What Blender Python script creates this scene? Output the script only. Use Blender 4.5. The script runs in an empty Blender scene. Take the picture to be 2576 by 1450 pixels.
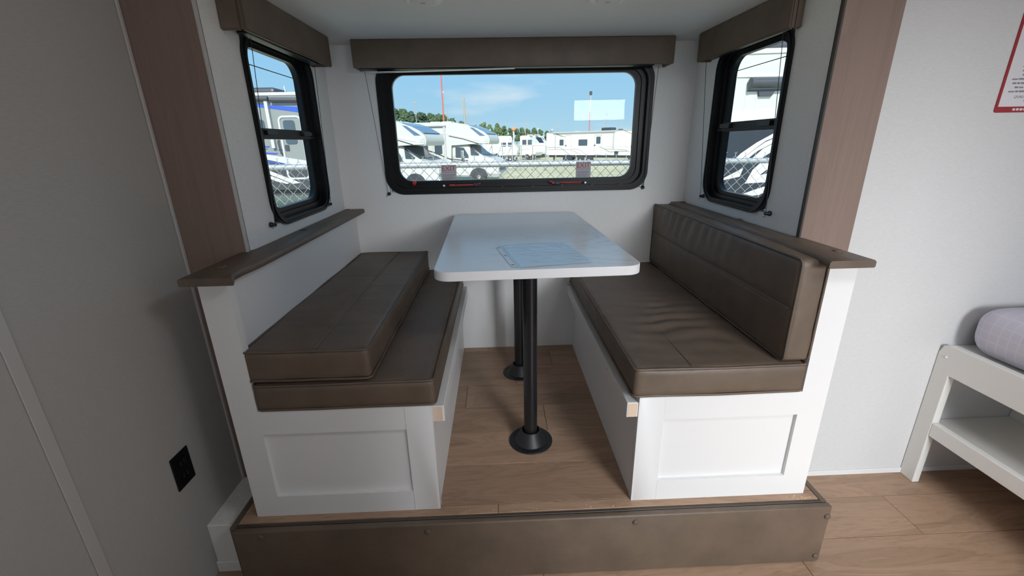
import bpy, bmesh, math, random
from mathutils import Vector, Matrix, noise
random.seed(7)
S = bpy.context.scene
COL = S.collection
# ------------------------------------------------------------------ camera
Rv = Vector((0.99936, -0.02411, -0.02604))
cam = bpy.data.cameras.new('camera'); camo = bpy.data.objects.new('camera', cam); COL.objects.link(camo)
PITCH, YAW, ROLL, FPX = -0.3238, 0.0303, -0.0193, 1088.8
_f = Vector((math.sin(YAW)*math.cos(PITCH), math.cos(YAW)*math.cos(PITCH), math.sin(PITCH)))
_r = Vector((math.cos(YAW), -math.sin(YAW), 0)); _u = _r.cross(_f)
_r2 = _r*math.cos(ROLL) + _u*math.sin(ROLL); _u2 = -_r*math.sin(ROLL) + _u*math.cos(ROLL)
CAM = Vector((-0.0239, -2.3795, 1.1735))
camo.matrix_world = Matrix(((_r2.x, _u2.x, -_f.x, CAM.x), (_r2.y, _u2.y, -_f.y, CAM.y), (_r2.z, _u2.z, -_f.z, CAM.z), (0, 0, 0, 1)))
cam.sensor_width = 36; cam.lens = FPX*36/2576; cam.clip_start = .02; cam.clip_end = 2000
S.camera = camo
S.view_settings.view_transform = 'Standard'; S.view_settings.look = 'None'
S.view_settings.exposure = 0.0; S.view_settings.gamma = 1; S.view_settings.use_curve_mapping = False
# ------------------------------------------------------------------ sky
W = bpy.data.worlds.new('sky'); S.world = W; W.use_nodes = True
nt = W.node_tree; N = nt.nodes; L = nt.links
bg = N['Background']
tc = N.new('ShaderNodeTexCoord'); sx = N.new('ShaderNodeSeparateXYZ'); L.new(tc.outputs['Generated'], sx.inputs[0])
rp = N.new('ShaderNodeValToRGB'); L.new(sx.outputs['Z'], rp.inputs[0])
rp.color_ramp.elements[0].position = 0.0; rp.color_ramp.elements[0].color = (.42, .62, .74, 1)
rp.color_ramp.elements[1].position = .30; rp.color_ramp.elements[1].color = (.235, .47, .75, 1)
e = rp.color_ramp.elements.new(.08); e.color = (.33, .57, .76, 1)
e = rp.color_ramp.elements.new(.17); e.color = (.27, .53, .78, 1)
mp = N.new('ShaderNodeMapping'); mp.inputs['Scale'].default_value = (2.2, 2.2, 9); L.new(tc.outputs['Generated'], mp.inputs[0])
nz = N.new('ShaderNodeTexNoise'); nz.inputs['Scale'].default_value = 1.6; nz.inputs['Detail'].default_value = 6; L.new(mp.outputs[0], nz.inputs['Vector'])
cr = N.new('ShaderNodeValToRGB'); L.new(nz.outputs[0], cr.inputs[0])
cr.color_ramp.elements[0].position = .54; cr.color_ramp.elements[0].color = (0, 0, 0, 1)
cr.color_ramp.elements[1].position = .74; cr.color_ramp.elements[1].color = (.75, .75, .75, 1)
mx = N.new('ShaderNodeMixRGB'); L.new(cr.outputs[0], mx.inputs[0]); L.new(rp.outputs[0], mx.inputs[1]); mx.inputs[2].default_value = (.72, .78, .82, 1)
L.new(mx.outputs[0], bg.inputs[0]); bg.inputs[1].default_value = 1.25
# ------------------------------------------------------------------ lights: sun, doorway daylight, added interior fills
def light(name, kind, loc, d, energy, color=(1, 1, 1), **k):
    l = bpy.data.lights.new(name, kind); l.energy = energy; l.color = color
    for a, b in k.items(): setattr(l, a, b)
    o = bpy.data.objects.new(name, l); COL.objects.link(o); o.location = loc
    o.rotation_euler = Vector(d).to_track_quat('-Z', 'Y').to_euler(); return o
light('sun', 'SUN', (0, -10, 10), (.03, .80, -.60), 6.2, (1, .96, .88), angle=.01)
light('open_sky_beyond_doorway', 'AREA', (1.9, -6.5, 3.02), (-.05, 1, -.3), 1200, (.94, .975, 1), shape='RECTANGLE', size=3.0, size_y=3.0)
light('bunk_side_fill', 'AREA', (2.97, -2.2, 1.05), (-1, .12, 0), 4, (.94, .97, 1), shape='RECTANGLE', size=1.1, size_y=.7)  # fill added from the bunk side to brighten the left-hand walls
light('rear_fill', 'AREA', (-.1, -2.93, 1.1), (0, 1, 0), 4.2, (.94, .97, 1), shape='RECTANGLE', size=1.1, size_y=.6)  # added fill behind the viewer, lifts the left bench and back wall
light('overhead_fill', 'AREA', (.9, -2.2, 1.845), (0, 0, -1), 8, (.94, .97, 1), shape='RECTANGLE', size=.36, size_y=.36)  # overhead fill added to raise the ambient level

# ================================================================== helpers
WORLD = {}
def setp(o, p):
    if p is not None:
        o.parent = p; o.matrix_parent_inverse = WORLD[p.name].inverted()
def obj(name, bm, mat, parent=None, label=None, cat=None, group=None, kind=None, smooth=False, angle=None):
    bmesh.ops.recalc_face_normals(bm, faces=bm.faces)
    xs = [v.co for v in bm.verts]
    lo = Vector((min(v[i] for v in xs) for i in range(3))); hi = Vector((max(v[i] for v in xs) for i in range(3)))
    c = (lo+hi)/2
    for v in bm.verts: v.co -= c
    me = bpy.data.meshes.new(name); bm.to_mesh(me); bm.free()
    if smooth or angle:
        for p in me.polygons: p.use_smooth = True
        if angle: me.set_sharp_from_angle(angle=math.radians(angle))
    for m in (mat if isinstance(mat, (list, tuple)) else [mat]): me.materials.append(m)
    o = bpy.data.objects.new(name, me); COL.objects.link(o)
    setp(o, parent); o.location = c; WORLD[o.name] = Matrix.Translation(c)
    tag(o, label, cat, group, kind); return o
def tag(o, label=None, cat=None, group=None, kind=None):
    if label: o['label'] = label
    if cat: o['category'] = cat
    if group: o['group'] = group
    if kind: o['kind'] = kind
def thing(name, loc, label, cat, group=None):
    o = bpy.data.objects.new(name, None); COL.objects.link(o); o.location = loc; o.empty_display_size = .05
    WORLD[o.name] = Matrix.Translation(Vector(loc)); tag(o, label, cat, group); return o
def B(): return bmesh.new()
def box(bm, x0, x1, y0, y1, z0, z1, bev=0, seg=2, M=None):
    r = bmesh.ops.create_cube(bm, size=1); vs = r['verts']
    for v in vs: v.co = Vector(((x0+x1)/2+v.co.x*(x1-x0), (y0+y1)/2+v.co.y*(y1-y0), (z0+z1)/2+v.co.z*(z1-z0)))
    if bev:
        es = list({e for v in vs for e in v.link_edges})
        r = bmesh.ops.bevel(bm, geom=es, offset=bev, segments=seg, profile=.5, affect='EDGES'); vs = list({v for f in r['faces'] for v in f.verts} | {v for v in vs if v.is_valid})
    if M is not None:
        for v in vs: v.co = M @ v.co
    return vs
def bx(*a, **k):
    bm = B(); box(bm, *a, **k); return bm
def prism(bm, pts, a, b, fn):
    """pts: 2D outline; extruded from depth a to b; fn(u, v, w) -> world"""
    A = [bm.verts.new(fn(u, v, a)) for u, v in pts]; C = [bm.verts.new(fn(u, v, b)) for u, v in pts]
    n = len(pts); bm.faces.new(A); bm.faces.new(C[::-1])
    for i in range(n): bm.faces.new((A[i], A[(i+1) % n], C[(i+1) % n], C[i]))
    return A+C
def rrect(u0, u1, v0, v1, r, n=8):
    o = []
    for cx, cy, a0 in ((u1-r, v1-r, 0), (u0+r, v1-r, 90), (u0+r, v0+r, 180), (u1-r, v0+r, 270)):
        for i in range(n+1):
            a = math.radians(a0+90*i/n); o.append((cx+r*math.cos(a), cy+r*math.sin(a)))
    return o
def ring(bm, out, inn, w0, w1, fn):
    n = len(out)
    q = [[bm.verts.new(fn(u, v, w)) for u, v in lp] for lp, w in ((out, w0), (inn, w0), (inn, w1), (out, w1))]
    for i in range(n):
        j = (i+1) % n
        for k in range(4):
            m = (k+1) % 4; bm.faces.new((q[k][i], q[k][j], q[m][j], q[m][i]))
def tube(bm, pts, r, n=8, closed=False, r2=None):
    pts = [Vector(p) for p in pts]; m = len(pts); rings = []
    up = None
    for i, p in enumerate(pts):
        if closed: t = pts[(i+1) % m]-pts[i-1]
        else: t = pts[min(i+1, m-1)]-pts[max(i-1, 0)]
        t.normalize()
        if up is None: up = Vector((0, 0, 1)) if abs(t.z) < .9 else Vector((1, 0, 0))
        s = t.cross(up)
        if s.length < 1e-4: s = t.cross(Vector((1, 0, 0)))
        s.normalize(); up = s.cross(t)
        rr = r if r2 is None else r+(r2-r)*i/(m-1)
        rings.append([bm.verts.new(p+(s*math.cos(2*math.pi*k/n)+up*math.sin(2*math.pi*k/n))*rr) for k in range(n)])
    for i in range(m if closed else m-1):
        a, b = rings[i], rings[(i+1) % m]
        for k in range(n): bm.faces.new((a[k], a[(k+1) % n], b[(k+1) % n], b[k]))
    if not closed: bm.faces.new(rings[0][::-1]); bm.faces.new(rings[-1])
def lathe(bm, prof, c, n=32, axis='z'):
    rs = []
    for r, h in prof:
        rs.append([bm.verts.new(Vector((r*math.cos(2*math.pi*k/n), r*math.sin(2*math.pi*k/n), h))) for k in range(n)])
    for a, b in zip(rs, rs[1:]):
        for k in range(n): bm.faces.new((a[k], a[(k+1) % n], b[(k+1) % n], b[k]))
    bm.faces.new(rs[0][::-1]); bm.faces.new(rs[-1])
    R = {'z': Matrix(), '-y': Matrix.Rotation(math.pi/2, 4, 'X'), 'x': Matrix.Rotation(math.pi/2, 4, 'Y'), '-x': Matrix.Rotation(-math.pi/2, 4, 'Y')}[axis]
    for g in rs:
        for v in g: v.co = R @ v.co + Vector(c)
def dome(bm, c, r, h, axis, n=14):
    lathe(bm, [(r, 0), (r, h*.35), (r*.88, h*.7), (r*.6, h*.93), (r*.2, h)], c, n, axis)
def text_bm(txt, size, fn, ext=.0006, align='LEFT', shear=0):
    cu = bpy.data.curves.new('lettering', 'FONT'); cu.body = txt; cu.size = size; cu.extrude = ext; cu.align_x = align; cu.shear = shear; cu.resolution_u = 3
    t = bpy.data.objects.new('lettering', cu); COL.objects.link(t)
    dg = bpy.context.evaluated_depsgraph_get(); me = bpy.data.meshes.new_from_object(t.evaluated_get(dg))
    bm = B(); bm.from_mesh(me); bpy.data.objects.remove(t); bpy.data.curves.remove(cu); bpy.data.meshes.remove(me)
    for v in bm.verts: v.co = fn(v.co.x, v.co.y, v.co.z)
    return bm
XZ = lambda y0: (lambda u, v, w: Vector((u, y0+w, v)))
YZ = lambda x0: (lambda u, v, w: Vector((x0+w, u, v)))
# ================================================================== materials
def pm(name, col, rough=.5, metal=0, spec=.5):
    m = bpy.data.materials.new(name); m.use_nodes = True; b = m.node_tree.nodes['Principled BSDF']
    b.inputs['Base Color'].default_value = (*col, 1); b.inputs['Roughness'].default_value = rough; b.inputs['Metallic'].default_value = metal
    b.inputs['Specular IOR Level'].default_value = spec; return m
def nodes(m): return m.node_tree.nodes, m.node_tree.links, m.node_tree.nodes['Principled BSDF']
def coord(m, scale=(1, 1, 1), space='Object'):
    n, l, b = nodes(m); t = n.new('ShaderNodeTexCoord'); g = n.new('ShaderNodeNewGeometry') if space == 'World' else None
    mpn = n.new('ShaderNodeMapping'); mpn.inputs['Scale'].default_value = scale
    l.new(g.outputs['Position'] if g else t.outputs[space], mpn.inputs[0]); return mpn.outputs[0]
def nzt(m, vec, scale, detail=4, rough=.55, dist=0):
    n, l, b = nodes(m); t = n.new('ShaderNodeTexNoise'); t.inputs['Scale'].default_value = scale; t.inputs['Detail'].default_value = detail
    t.inputs['Roughness'].default_value = rough; t.inputs['Distortion'].default_value = dist; l.new(vec, t.inputs['Vector']); return t.outputs[0]
def ramp(m, fac, stops):
    n, l, b = nodes(m); r = n.new('ShaderNodeValToRGB'); l.new(fac, r.inputs[0]); e = r.color_ramp.elements
    e[0].position, e[0].color = stops[0][0], (*stops[0][1], 1); e[1].position, e[1].color = stops[-1][0], (*stops[-1][1], 1)
    for p, c in stops[1:-1]: q = e.new(p); q.color = (*c, 1)
    return r.outputs[0]
def bump(m, h, s, d=.001):
    n, l, b = nodes(m); k = n.new('ShaderNodeBump'); k.inputs['Strength'].default_value = s; k.inputs['Distance'].default_value = d
    l.new(h, k.inputs['Height']); l.new(k.outputs[0], b.inputs['Normal'])
def mixc(m, fac, c1, c2, mode='MIX'):
    n, l, b = nodes(m); k = n.new('ShaderNodeMixRGB'); k.blend_type = mode
    for i, c in ((0, fac), (1, c1), (2, c2)):
        if isinstance(c, (int, float)): k.inputs[i].default_value = c
        elif isinstance(c, tuple): k.inputs[i].default_value = (*c, 1)
        else: l.new(c, k.inputs[i])
    return k.outputs[0]
def base(m, c): n, l, b = nodes(m); l.new(c, b.inputs['Base Color'])

def linen(name, col):
    m = pm(name, col, .75, 0, .25); c = coord(m, (1, 1, 1), 'World')
    a = nzt(m, c, 260, 3); mp2 = coord(m, (60, 60, 900), 'World'); w = nzt(m, mp2, 1, 2)
    v = ramp(m, w, [(.3, tuple(x*.93 for x in col)), (.7, tuple(min(1, x*1.05) for x in col))])
    base(m, v); bump(m, a, .25, .0006); return m
M = {}
M['wall'] = linen('lightened_linen_wallboard', (.79, .785, .78))  # dinette copy of the wallboard, lightened in colour to lift its dim walls
M['darkened_wall'] = linen('darkened_linen_wallboard', (.665, .665, .67))  # same wallboard, darkened in colour to hold down the strongly lit wall
M['galley'] = pm('dark_unseen_wall', (.22, .22, .225), .6)  # dark grey given to unseen walls to cut bounce light
M['partition'] = linen('shade_darkened_linen', (.44, .43, .415))  # linen darkened in colour to keep the left partition in shade
M['ceil'] = pm('white_ceiling_panel', (.72, .72, .72), .6, 0, .3)
M['white'] = pm('white_laminate', (.77, .765, .765), .42, 0, .4)
_c = coord(M['white'], (1, 1, 1), 'World'); bump(M['white'], nzt(M['white'], _c, 420, 2), .06, .0004)
M['bedwhite'] = pm('cream_white_paint', (.80, .79, .76), .4, 0, .4)
M['batten'] = pm('grey_wall_batten', (.50, .485, .475), .6, 0, .3)
M['black'] = pm('black_window_frame', (.006, .0065, .008), .36, 0, .3)
M['blackmetal'] = pm('black_powder_coat', (.012, .012, .014), .3, 0, .5)
M['blackplastic'] = pm('black_plastic', (.015, .015, .017), .42)
M['cord'] = pm('dark_cord', (.05, .05, .055), .8)
M['red'] = pm('red_plastic', (.42, .035, .03), .4)
M['redball'] = pm('bright_red_knob', (.65, .015, .015), .3)
M['chrome'] = pm('bright_screw', (.75, .75, .76), .25, .9)
M['rawwood'] = pm('raw_pine_end_grain', (.72, .55, .42), .7)
M['dark'] = pm('dark_trim_strip', (.055, .045, .038), .5)
def leather(name, col, k=1):
    m = pm(name, col, .48, 0, .55); c = coord(m, (1, 1, 1), 'World')
    big = nzt(m, c, 9, 5, .6); base(m, ramp(m, big, [(.3, tuple(x*.80 for x in col)), (.55, col), (.75, tuple(x*1.16 for x in col))]))
    n, l, b = nodes(m); vo = n.new('ShaderNodeTexVoronoi'); vo.inputs['Scale'].default_value = 520; l.new(c, vo.inputs['Vector'])
    f = nzt(m, c, 240, 3); hh = mixc(m, .5, vo.outputs['Distance'], f); bump(m, hh, .22, .0007)
    l.new(ramp(m, f, [(.3, (.42,)*3), (.7, (.58,)*3)]), b.inputs['Roughness']); return m
M['leather'] = leather('brown_leatherette', (.132, .095, .069))
M['leather_dk'] = leather('brown_leatherette_piping', (.12, .088, .066))
M['stitch'] = pm('brown_thread', (.20, .155, .12), .8)
def wood(name, a, b_, scale, rough=.5, objr=False):
    m = pm(name, a, rough, 0, .4); c = coord(m, scale, 'World' if not objr else 'Object')
    n, l, bs = nodes(m)
    if objr:
        oi = n.new('ShaderNodeObjectInfo'); ad = n.new('ShaderNodeVectorMath'); ad.operation = 'MULTIPLY_ADD'
        l.new(oi.outputs['Random'], ad.inputs[0]); ad.inputs[1].default_value = (37, 61, 17); l.new(c, ad.inputs[2]); c = ad.outputs[0]
    w = nzt(m, c, 1.0, 7, .6, 1.3)
    wv = n.new('ShaderNodeMath'); wv.operation = 'MULTIPLY'; l.new(w, wv.inputs[0]); wv.inputs[1].default_value = 9
    fr = n.new('ShaderNodeMath'); fr.operation = 'PINGPONG'; l.new(wv.outputs[0], fr.inputs[0]); fr.inputs[1].default_value = .5
    col = ramp(m, fr.outputs[0], [(.0, b_), (.12, tuple(p*.55+q*.45 for p, q in zip(a, b_))), (.5, a)])
    col = mixc(m, .45, ramp(m, w, [(.3, b_), (.5, a), (.7, tuple(min(1, x*1.14) for x in a))]), col)
    if objr:
        rr = ramp(m, oi.outputs['Random'], [(0, (.80, .79, .78)), (.5, (1, .99, .98)), (1, (1.0, 1.0, 1.0))]); col = mixc(m, 1.0, col, rr, 'MULTIPLY')
    base(m, col); return m
M['post'] = wood('taupe_wood_grain', (.245, .176, .146), (.197, .137, .111), (13.0, 13.0, .75), .5)
M['plank'] = wood('oak_vinyl_plank', (.41, .272, .186), (.235, .148, .096), (1.5, 10, 10), .38, True)
M['floorbase'] = pm('floor_joint', (.28, .18, .12), .6)
def marble():
    m = pm('white_marble_laminate', (.74, .75, .76), .22, 0, .5); c = coord(m, (1.2, 3.2, 1), 'World')
    n, l, b = nodes(m); a = nzt(m, c, 1.9, 7, .6, 1.6)
    k = n.new('ShaderNodeMath'); k.operation = 'SUBTRACT'; l.new(a, k.inputs[0]); k.inputs[1].default_value = .5
    ab = n.new('ShaderNodeMath'); ab.operation = 'ABSOLUTE'; l.new(k.outputs[0], ab.inputs[0])
    v = ramp(m, ab.outputs[0], [(0, (.60, .585, .57)), (.010, (.69, .69, .69)), (.04, (.74, .75, .755))])
    msk = ramp(m, nzt(m, c, 1.1, 2), [(.50, (0, 0, 0)), (.66, (1, 1, 1))])
    base(m, mixc(m, msk, (.74, .75, .755), v)); return m
M['marble'] = marble()
M['tableedge'] = pm('white_edge_band', (.76, .75, .77), .4)
def glass(name, tint=(.93, .95, .95), refl=.006):
    m = bpy.data.materials.new(name); m.use_nodes = True; n = m.node_tree.nodes; l = m.node_tree.links; n.clear()
    o = n.new('ShaderNodeOutputMaterial'); t = n.new('ShaderNodeBsdfTransparent'); t.inputs[0].default_value = (*tint, 1)
    g = n.new('ShaderNodeBsdfGlossy'); g.inputs['Roughness'].default_value = .0; mxs = n.new('ShaderNodeMixShader'); mxs.inputs[0].default_value = refl
    l.new(t.outputs[0], mxs.inputs[1]); l.new(g.outputs[0], mxs.inputs[2]); l.new(mxs.outputs[0], o.inputs[0]); return m
M['glass'] = glass('window_glass')
M['plastic'] = glass('clear_plastic_film', (.97, .98, .985), .40)
for _n in M['plastic'].node_tree.nodes:
    if _n.type == 'BSDF_GLOSSY': _n.inputs['Roughness'].default_value = .24
M['paper'] = pm('white_paper', (.84, .88, .91), .55)
M['sticker'] = pm('grey_sticker', (.80, .77, .78), .6)
_n, _l, _b = nodes(M['sticker']); _t = _n.new('ShaderNodeBsdfTranslucent'); _t.inputs[0].default_value = (.62, .58, .59, 1); _m = _n.new('ShaderNodeMixShader'); _m.inputs[0].default_value = .55
_l.new(_b.outputs[0], _m.inputs[1]); _l.new(_t.outputs[0], _m.inputs[2]); _l.new(_m.outputs[0], _n['Material Output'].inputs[0])
M['print_grey'] = pm('grey_print', (.26, .26, .28), .7)
M['print_red'] = pm('red_print', (.50, .07, .07), .7)
M['signred'] = pm('dark_red_border', (.33, .022, .03), .5)
M['signpage'] = pm('sign_page', (.72, .71, .74), .6)
M['signtext'] = pm('sign_ink', (.24, .23, .27), .7)
def quilt():
    m = pm('lavender_quilted_ticking', (.60, .575, .66), .7, 0, .3); n, l, b = nodes(m)
    c = coord(m, (1, 1, 1), 'World'); s = n.new('ShaderNodeSeparateXYZ'); l.new(c, s.inputs[0])
    outs = []
    for ax in ('Y', 'Z'):
        k = n.new('ShaderNodeMath'); k.operation = 'PINGPONG'; l.new(s.outputs[ax], k.inputs[0]); k.inputs[1].default_value = .016
        outs.append(ramp(m, k.outputs[0], [(0, (0, 0, 0)), (.0022, (1, 1, 1))]))
    h = mixc(m, 1.0, outs[0], outs[1], 'MULTIPLY'); base(m, mixc(m, h, (.635, .61, .69), (.575, .55, .635))); bump(m, h, .25, .001); return m
M['quilt'] = quilt()

# ================================================================== room shell
XL, XR, ZC, FL = -.845, .998, 1.6355, -.251
YF, PXL, PXR, YW = -.970, -1.047, 1.179, -.870
def struct(name, bm, mat, parent=None, label=None, **k): return obj(name, bm, mat, parent, label, kind='structure', **k)
# floors with vinyl planks laid along x
def planks(parent, x0, x1, y0, y1, z, rows, joints, seed):
    rnd = random.Random(seed); cache = {}
    for i in range(len(rows)-1):
        a, b = max(rows[i], y0), min(rows[i+1], y1)
        if b-a < .004: continue
        js = joints.get(i)
        if js is None:
            s = x0-rnd.uniform(0, .9); js = []
            while s < x1:
                s += .92; js.append(s)
        xs = [x0]+[j for j in sorted(js) if x0+.02 < j < x1-.02]+[x1]
        for p, q in zip(xs, xs[1:]):
            g = .0009; key = (round(q-p, 4), round(b-a, 4))
            c = Vector(((p+q)/2, (a+b)/2, z-.002))
            if key not in cache:
                bm = bx(p+g-c.x, q-g-c.x, a+g-c.y, b-g-c.y, -.002, .002, bev=.0007, seg=1); me = bpy.data.meshes.new('plank'); bm.to_mesh(me); bm.free(); me.materials.append(M['plank']); cache[key] = me
            o = bpy.data.objects.new('plank', cache[key]); COL.objects.link(o); setp(o, parent); o.location = c; WORLD[o.name] = Matrix.Translation(c)
fl = struct('floor', bx(-1.10, 3.05, -4.2, YW+.06, FL-.05, FL-.004), M['floorbase'], None, 'main room floor of oak look vinyl planks')
planks(fl, PXL, 2.9, -3.5, YW, FL, [-1.0+.187*k for k in range(-14, 2)], {13: [.63, 1.545, 2.48], 12: [.1, 1.02, 1.93], 14: [1.2, 2.15]}, 3)
sf = struct('floor', bx(-.905, 1.045, -1.245, .05, FL+.002, -.004), M['floorbase'], None, 'raised dinette floor of oak look vinyl planks')
planks(sf, -.905, 1.045, -1.244, 0, 0, [-1.205+.193*k for k in range(-1, 8)], {0: [-.05], 1: [-.5, .62], 2: [-.62, .75], 3: [.165], 4: [-.2], 5: [.05], 6: [.258], 7: [-.1]}, 5)
struct('ceiling', bx(-1.0, 1.15, YF, .06, ZC, ZC+.04), M['ceil'], None, 'flat white ceiling over the dinette')
struct('ceiling', bx(-1.1, 3.05, -4.2, YW+.05, 1.85, 1.9), M['ceil'], None, 'ceiling of the main room')
def wall_hole(x0, x1, z0, z1, hx0, hx1, hz0, hz1, a, b, axis):
    bm = B()
    for (p, q, r, s) in ((x0, hx0, z0, z1), (hx1, x1, z0, z1), (hx0, hx1, z0, hz0), (hx0, hx1, hz1, z1)):
        if axis == 'y': box(bm, p, q, a, b, r, s)
        else: box(bm, a, b, p, q, r, s)
    return bm
BW = (-.606, .786, .921, 1.562)      # back window outer rectangle x0 x1 z0 z1
LW = (-.770, -.205, .890, 1.556)     # left window y0 y1 z0 z1
RW = (-.767, -.238, .890, 1.556)
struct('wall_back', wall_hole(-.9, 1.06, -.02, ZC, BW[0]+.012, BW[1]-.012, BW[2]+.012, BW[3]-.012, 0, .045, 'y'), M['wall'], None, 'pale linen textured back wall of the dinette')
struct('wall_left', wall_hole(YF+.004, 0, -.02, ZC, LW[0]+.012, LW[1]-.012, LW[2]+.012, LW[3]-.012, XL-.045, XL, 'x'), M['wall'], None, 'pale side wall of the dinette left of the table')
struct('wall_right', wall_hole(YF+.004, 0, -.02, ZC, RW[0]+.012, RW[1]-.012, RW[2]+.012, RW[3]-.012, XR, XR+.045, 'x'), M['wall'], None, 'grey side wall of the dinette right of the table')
wl = struct('wall_left', bx(PXL-.04, PXL, -3.6, YF+.02, FL, 1.85), M['partition'], None, 'room partition at the left of the dinette, shade darkened into its grey')
struct('batten', bx(PXL, PXL+.004, -1.546, -1.517, FL, 1.85, bev=.0015, seg=1), M['batten'], wl)
struct('batten', bx(PXL, PXL+.007, YF-.012, YF, FL+.2, 1.85, bev=.002, seg=1), M['batten'], wl)
wr = struct('wall_right', bx(1.0, 3.05, YW, YW+.04, FL, 1.85), M['darkened_wall'], None, 'bright white room wall beside the bunk bed')
struct('wall_right', bx(3.0, 3.05, -3.6, YW, FL, 1.85), M['galley'], None, 'far side wall beyond the bunk bed')
struct('wall_front', wall_hole(.76, 3.05, FL, 1.85, 1.0, 1.68, FL, 1.68, -3.6, -3.5, 'y'), M['galley'], None, 'rear wall with the entry doorway')
struct('wall_front', bx(PXL, .76, -3.6, -2.95, FL, 1.85), M['galley'], None, 'tall unseen grey partition added behind the viewer for its shade')  # unseen block added to keep door light off the left side
struct('trim_1', bx(PXL, XL, YF, YF+.022, FL, 1.66, bev=.002, seg=1), M['post'], None, 'dark taupe wood grain post left of the dinette opening')
struct('trim_2', bx(XR, PXR, YF, YF+.022, FL, 1.66, bev=.002, seg=1), M['post'], None, 'pinkish taupe wood grain post right of the dinette opening')
struct('trim_3', bx(XL-.003, XL+.004, YF-.001, YF+.012, .85, 1.63, bev=.001, seg=1), M['batten'], None, 'slim pale edge strip along the left wood post')
struct('trim_4', bx(XR-.004, XR+.003, YF-.001, YF+.013, .83, 1.63, bev=.001, seg=1), M['dark'], None, 'slim dark edge strip along the right wood post')
struct('trim_5', bx(PXL, PXR, YF, YF+.03, ZC, 1.85), M['white'], None, 'white header above the dinette opening')
struct('baseboard_right', bx(PXR, 3.0, YW-.006, YW, FL, FL+.024, bev=.0015, seg=1), M['white'], None, 'low white baseboard under the bright wall')
bl = struct('baseboard_left', bx(PXL, -.915, -1.20, YF-.001, FL, -.047, bev=.003), M['wall'], None, 'low boxed ledge between left partition and raised floor')
struct('shoe_moulding', bx(PXL, -.915, -1.207, -1.20, FL, FL+.045, bev=.0015, seg=1), M['wall'], bl)
# ================================================================== windows
def window(name, label, rect, r, depth, fn, t, slide=None, inset=(.045, .045, .045, .045)):
    u0, u1, v0, v1 = rect
    bm = B()
    o1 = rrect(u0, u1, v0, v1, r, 10); i1 = rrect(u0+t, u1-t, v0+t, v1-t, r-t*.6, 10)
    ring(bm, o1, i1, -.011, .0, fn)
    o2 = rrect(u0+.004, u1-.004, v0+.004, v1-.004, r-.003, 10); i2 = rrect(u0+t*.55, u1-t*.55, v0+t*.55, v1-t*.55, r-t*.4, 10)
    ring(bm, o2, i2, -.0145, -.010, fn)
    fr = obj(name, bm, M['black'], None, label, kind='structure', angle=40)
    bm = B(); ring(bm, rrect(u0+.012, u1-.012, v0+.012, v1-.012, r-.008, 10), rrect(u0+t, u1-t, v0+t, v1-t, r-t*.6, 10), 0, depth+.01, fn)
    obj('reveal', bm, M['black'], fr, angle=40)
    a, b, c, d = inset; R = max(.03, r-.03)
    bm = B(); ring(bm, rrect(u0+t-.001, u1-t+.001, v0+t-.001, v1-t+.001, r-t*.6, 10), rrect(u0+a, u1-b, v0+c, v1-d, R, 10), depth-.012, depth+.012, fn)
    ring(bm, rrect(u0+t, u1-t, v0+t, v1-t, r-t*.6, 10), rrect(u0+(t+a)/2, u1-(t+b)/2, v0+(t+c)/2, v1-(t+d)/2, R, 10), depth-.022, depth-.010, fn)
    obj('sash_frame', bm, M['black'], fr, angle=40)
    bm = B(); prism(bm, rrect(u0+a-.002, u1-b+.002, v0+c-.002, v1-d+.002, R, 10), depth+.002, depth+.006, fn)
    obj('pane', bm, M['glass'], fr)
    if slide:
        z0, z1 = slide
        bm = B(); prism(bm, [(u0+a-.004, z0), (u1-b+.004, z0), (u1-b+.004, z1), (u0+a-.004, z1)], depth-.022, depth+.012, fn)
        prism(bm, [(u0+t, z0+.004), (u1-t, z0+.004), (u1-t, z0+.012), (u0+t, z0+.012)], depth-.028, depth-.02, fn)
        mb = obj('meeting_rail', bm, M['black'], fr)
        for f in (.22, .78):
            uc = u0+(u1-u0)*f
            bm = B(); prism(bm, rrect(uc-.04, uc+.04, z0+.015, z1-.005, .004, 3), depth-.034, depth-.022, fn); obj('latch', bm, M['blackplastic'], mb)
        bm = B(); tube(bm, [fn(u0+a, 1.450, depth-.004), fn(u1-b, 1.450, depth-.004)], .0016, 6); obj('shade_string', bm, M['cord'], fr)
    return fr
w1 = window('window_1', 'wide black framed emergency exit window in the back wall', BW, .095, .040, XZ(0), .030, inset=(.068, .08, .066, .058))
w2 = window('window_2', 'tall black framed sliding window left of the table', LW, .10, .034, lambda u, v, w: Vector((XL-w, u, v)), .022, (1.203, 1.240), inset=(.055, .078, .06, .05))
w3 = window('window_3', 'tall black framed sliding window right of the table', RW, .10, .034, lambda u, v, w: Vector((XR+w, u, v)), .022, (1.203, 1.242), inset=(.055, .082, .055, .05))
# exit window hardware
def latch(x0, x1, z, flip):
    bm = B(); tube(bm, [(x0, -.016, z-.001), (x0+(x1-x0)*.4, -.018, z-.001), (x1-.01, -.018, z), (x1+.012, -.015, z+.006)] if not flip else [(x0-.012, -.015, z+.008), (x0+.01, -.018, z+.002), (x0+(x1-x0)*.6, -.018, z), (x1, -.016, z+.001)], .0042, 8)
    box(bm, x0, x0+.03, -.021, -.012, z-.005, z+.005, bev=.002)
    h = obj('exit_latch_handle', bm, M['red'], w1, 'red pull bar')
    bm = B(); c = x1-.012 if not flip else x0+.03
    box(bm, c-.014, c+.014, -.026, -.011, z-.008, z+.008, bev=.003); obj('latch_block', bm, M['blackplastic'], h)
    bm = B(); dome(bm, (x0-.028 if not flip else x1+.02, -.0145, z-.003), .0068, .004, '-y', 12); obj('screw', bm, M['chrome'], h)
latch(-.275, -.12, .966, False); latch(.272, .432, .9665, True)
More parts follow.
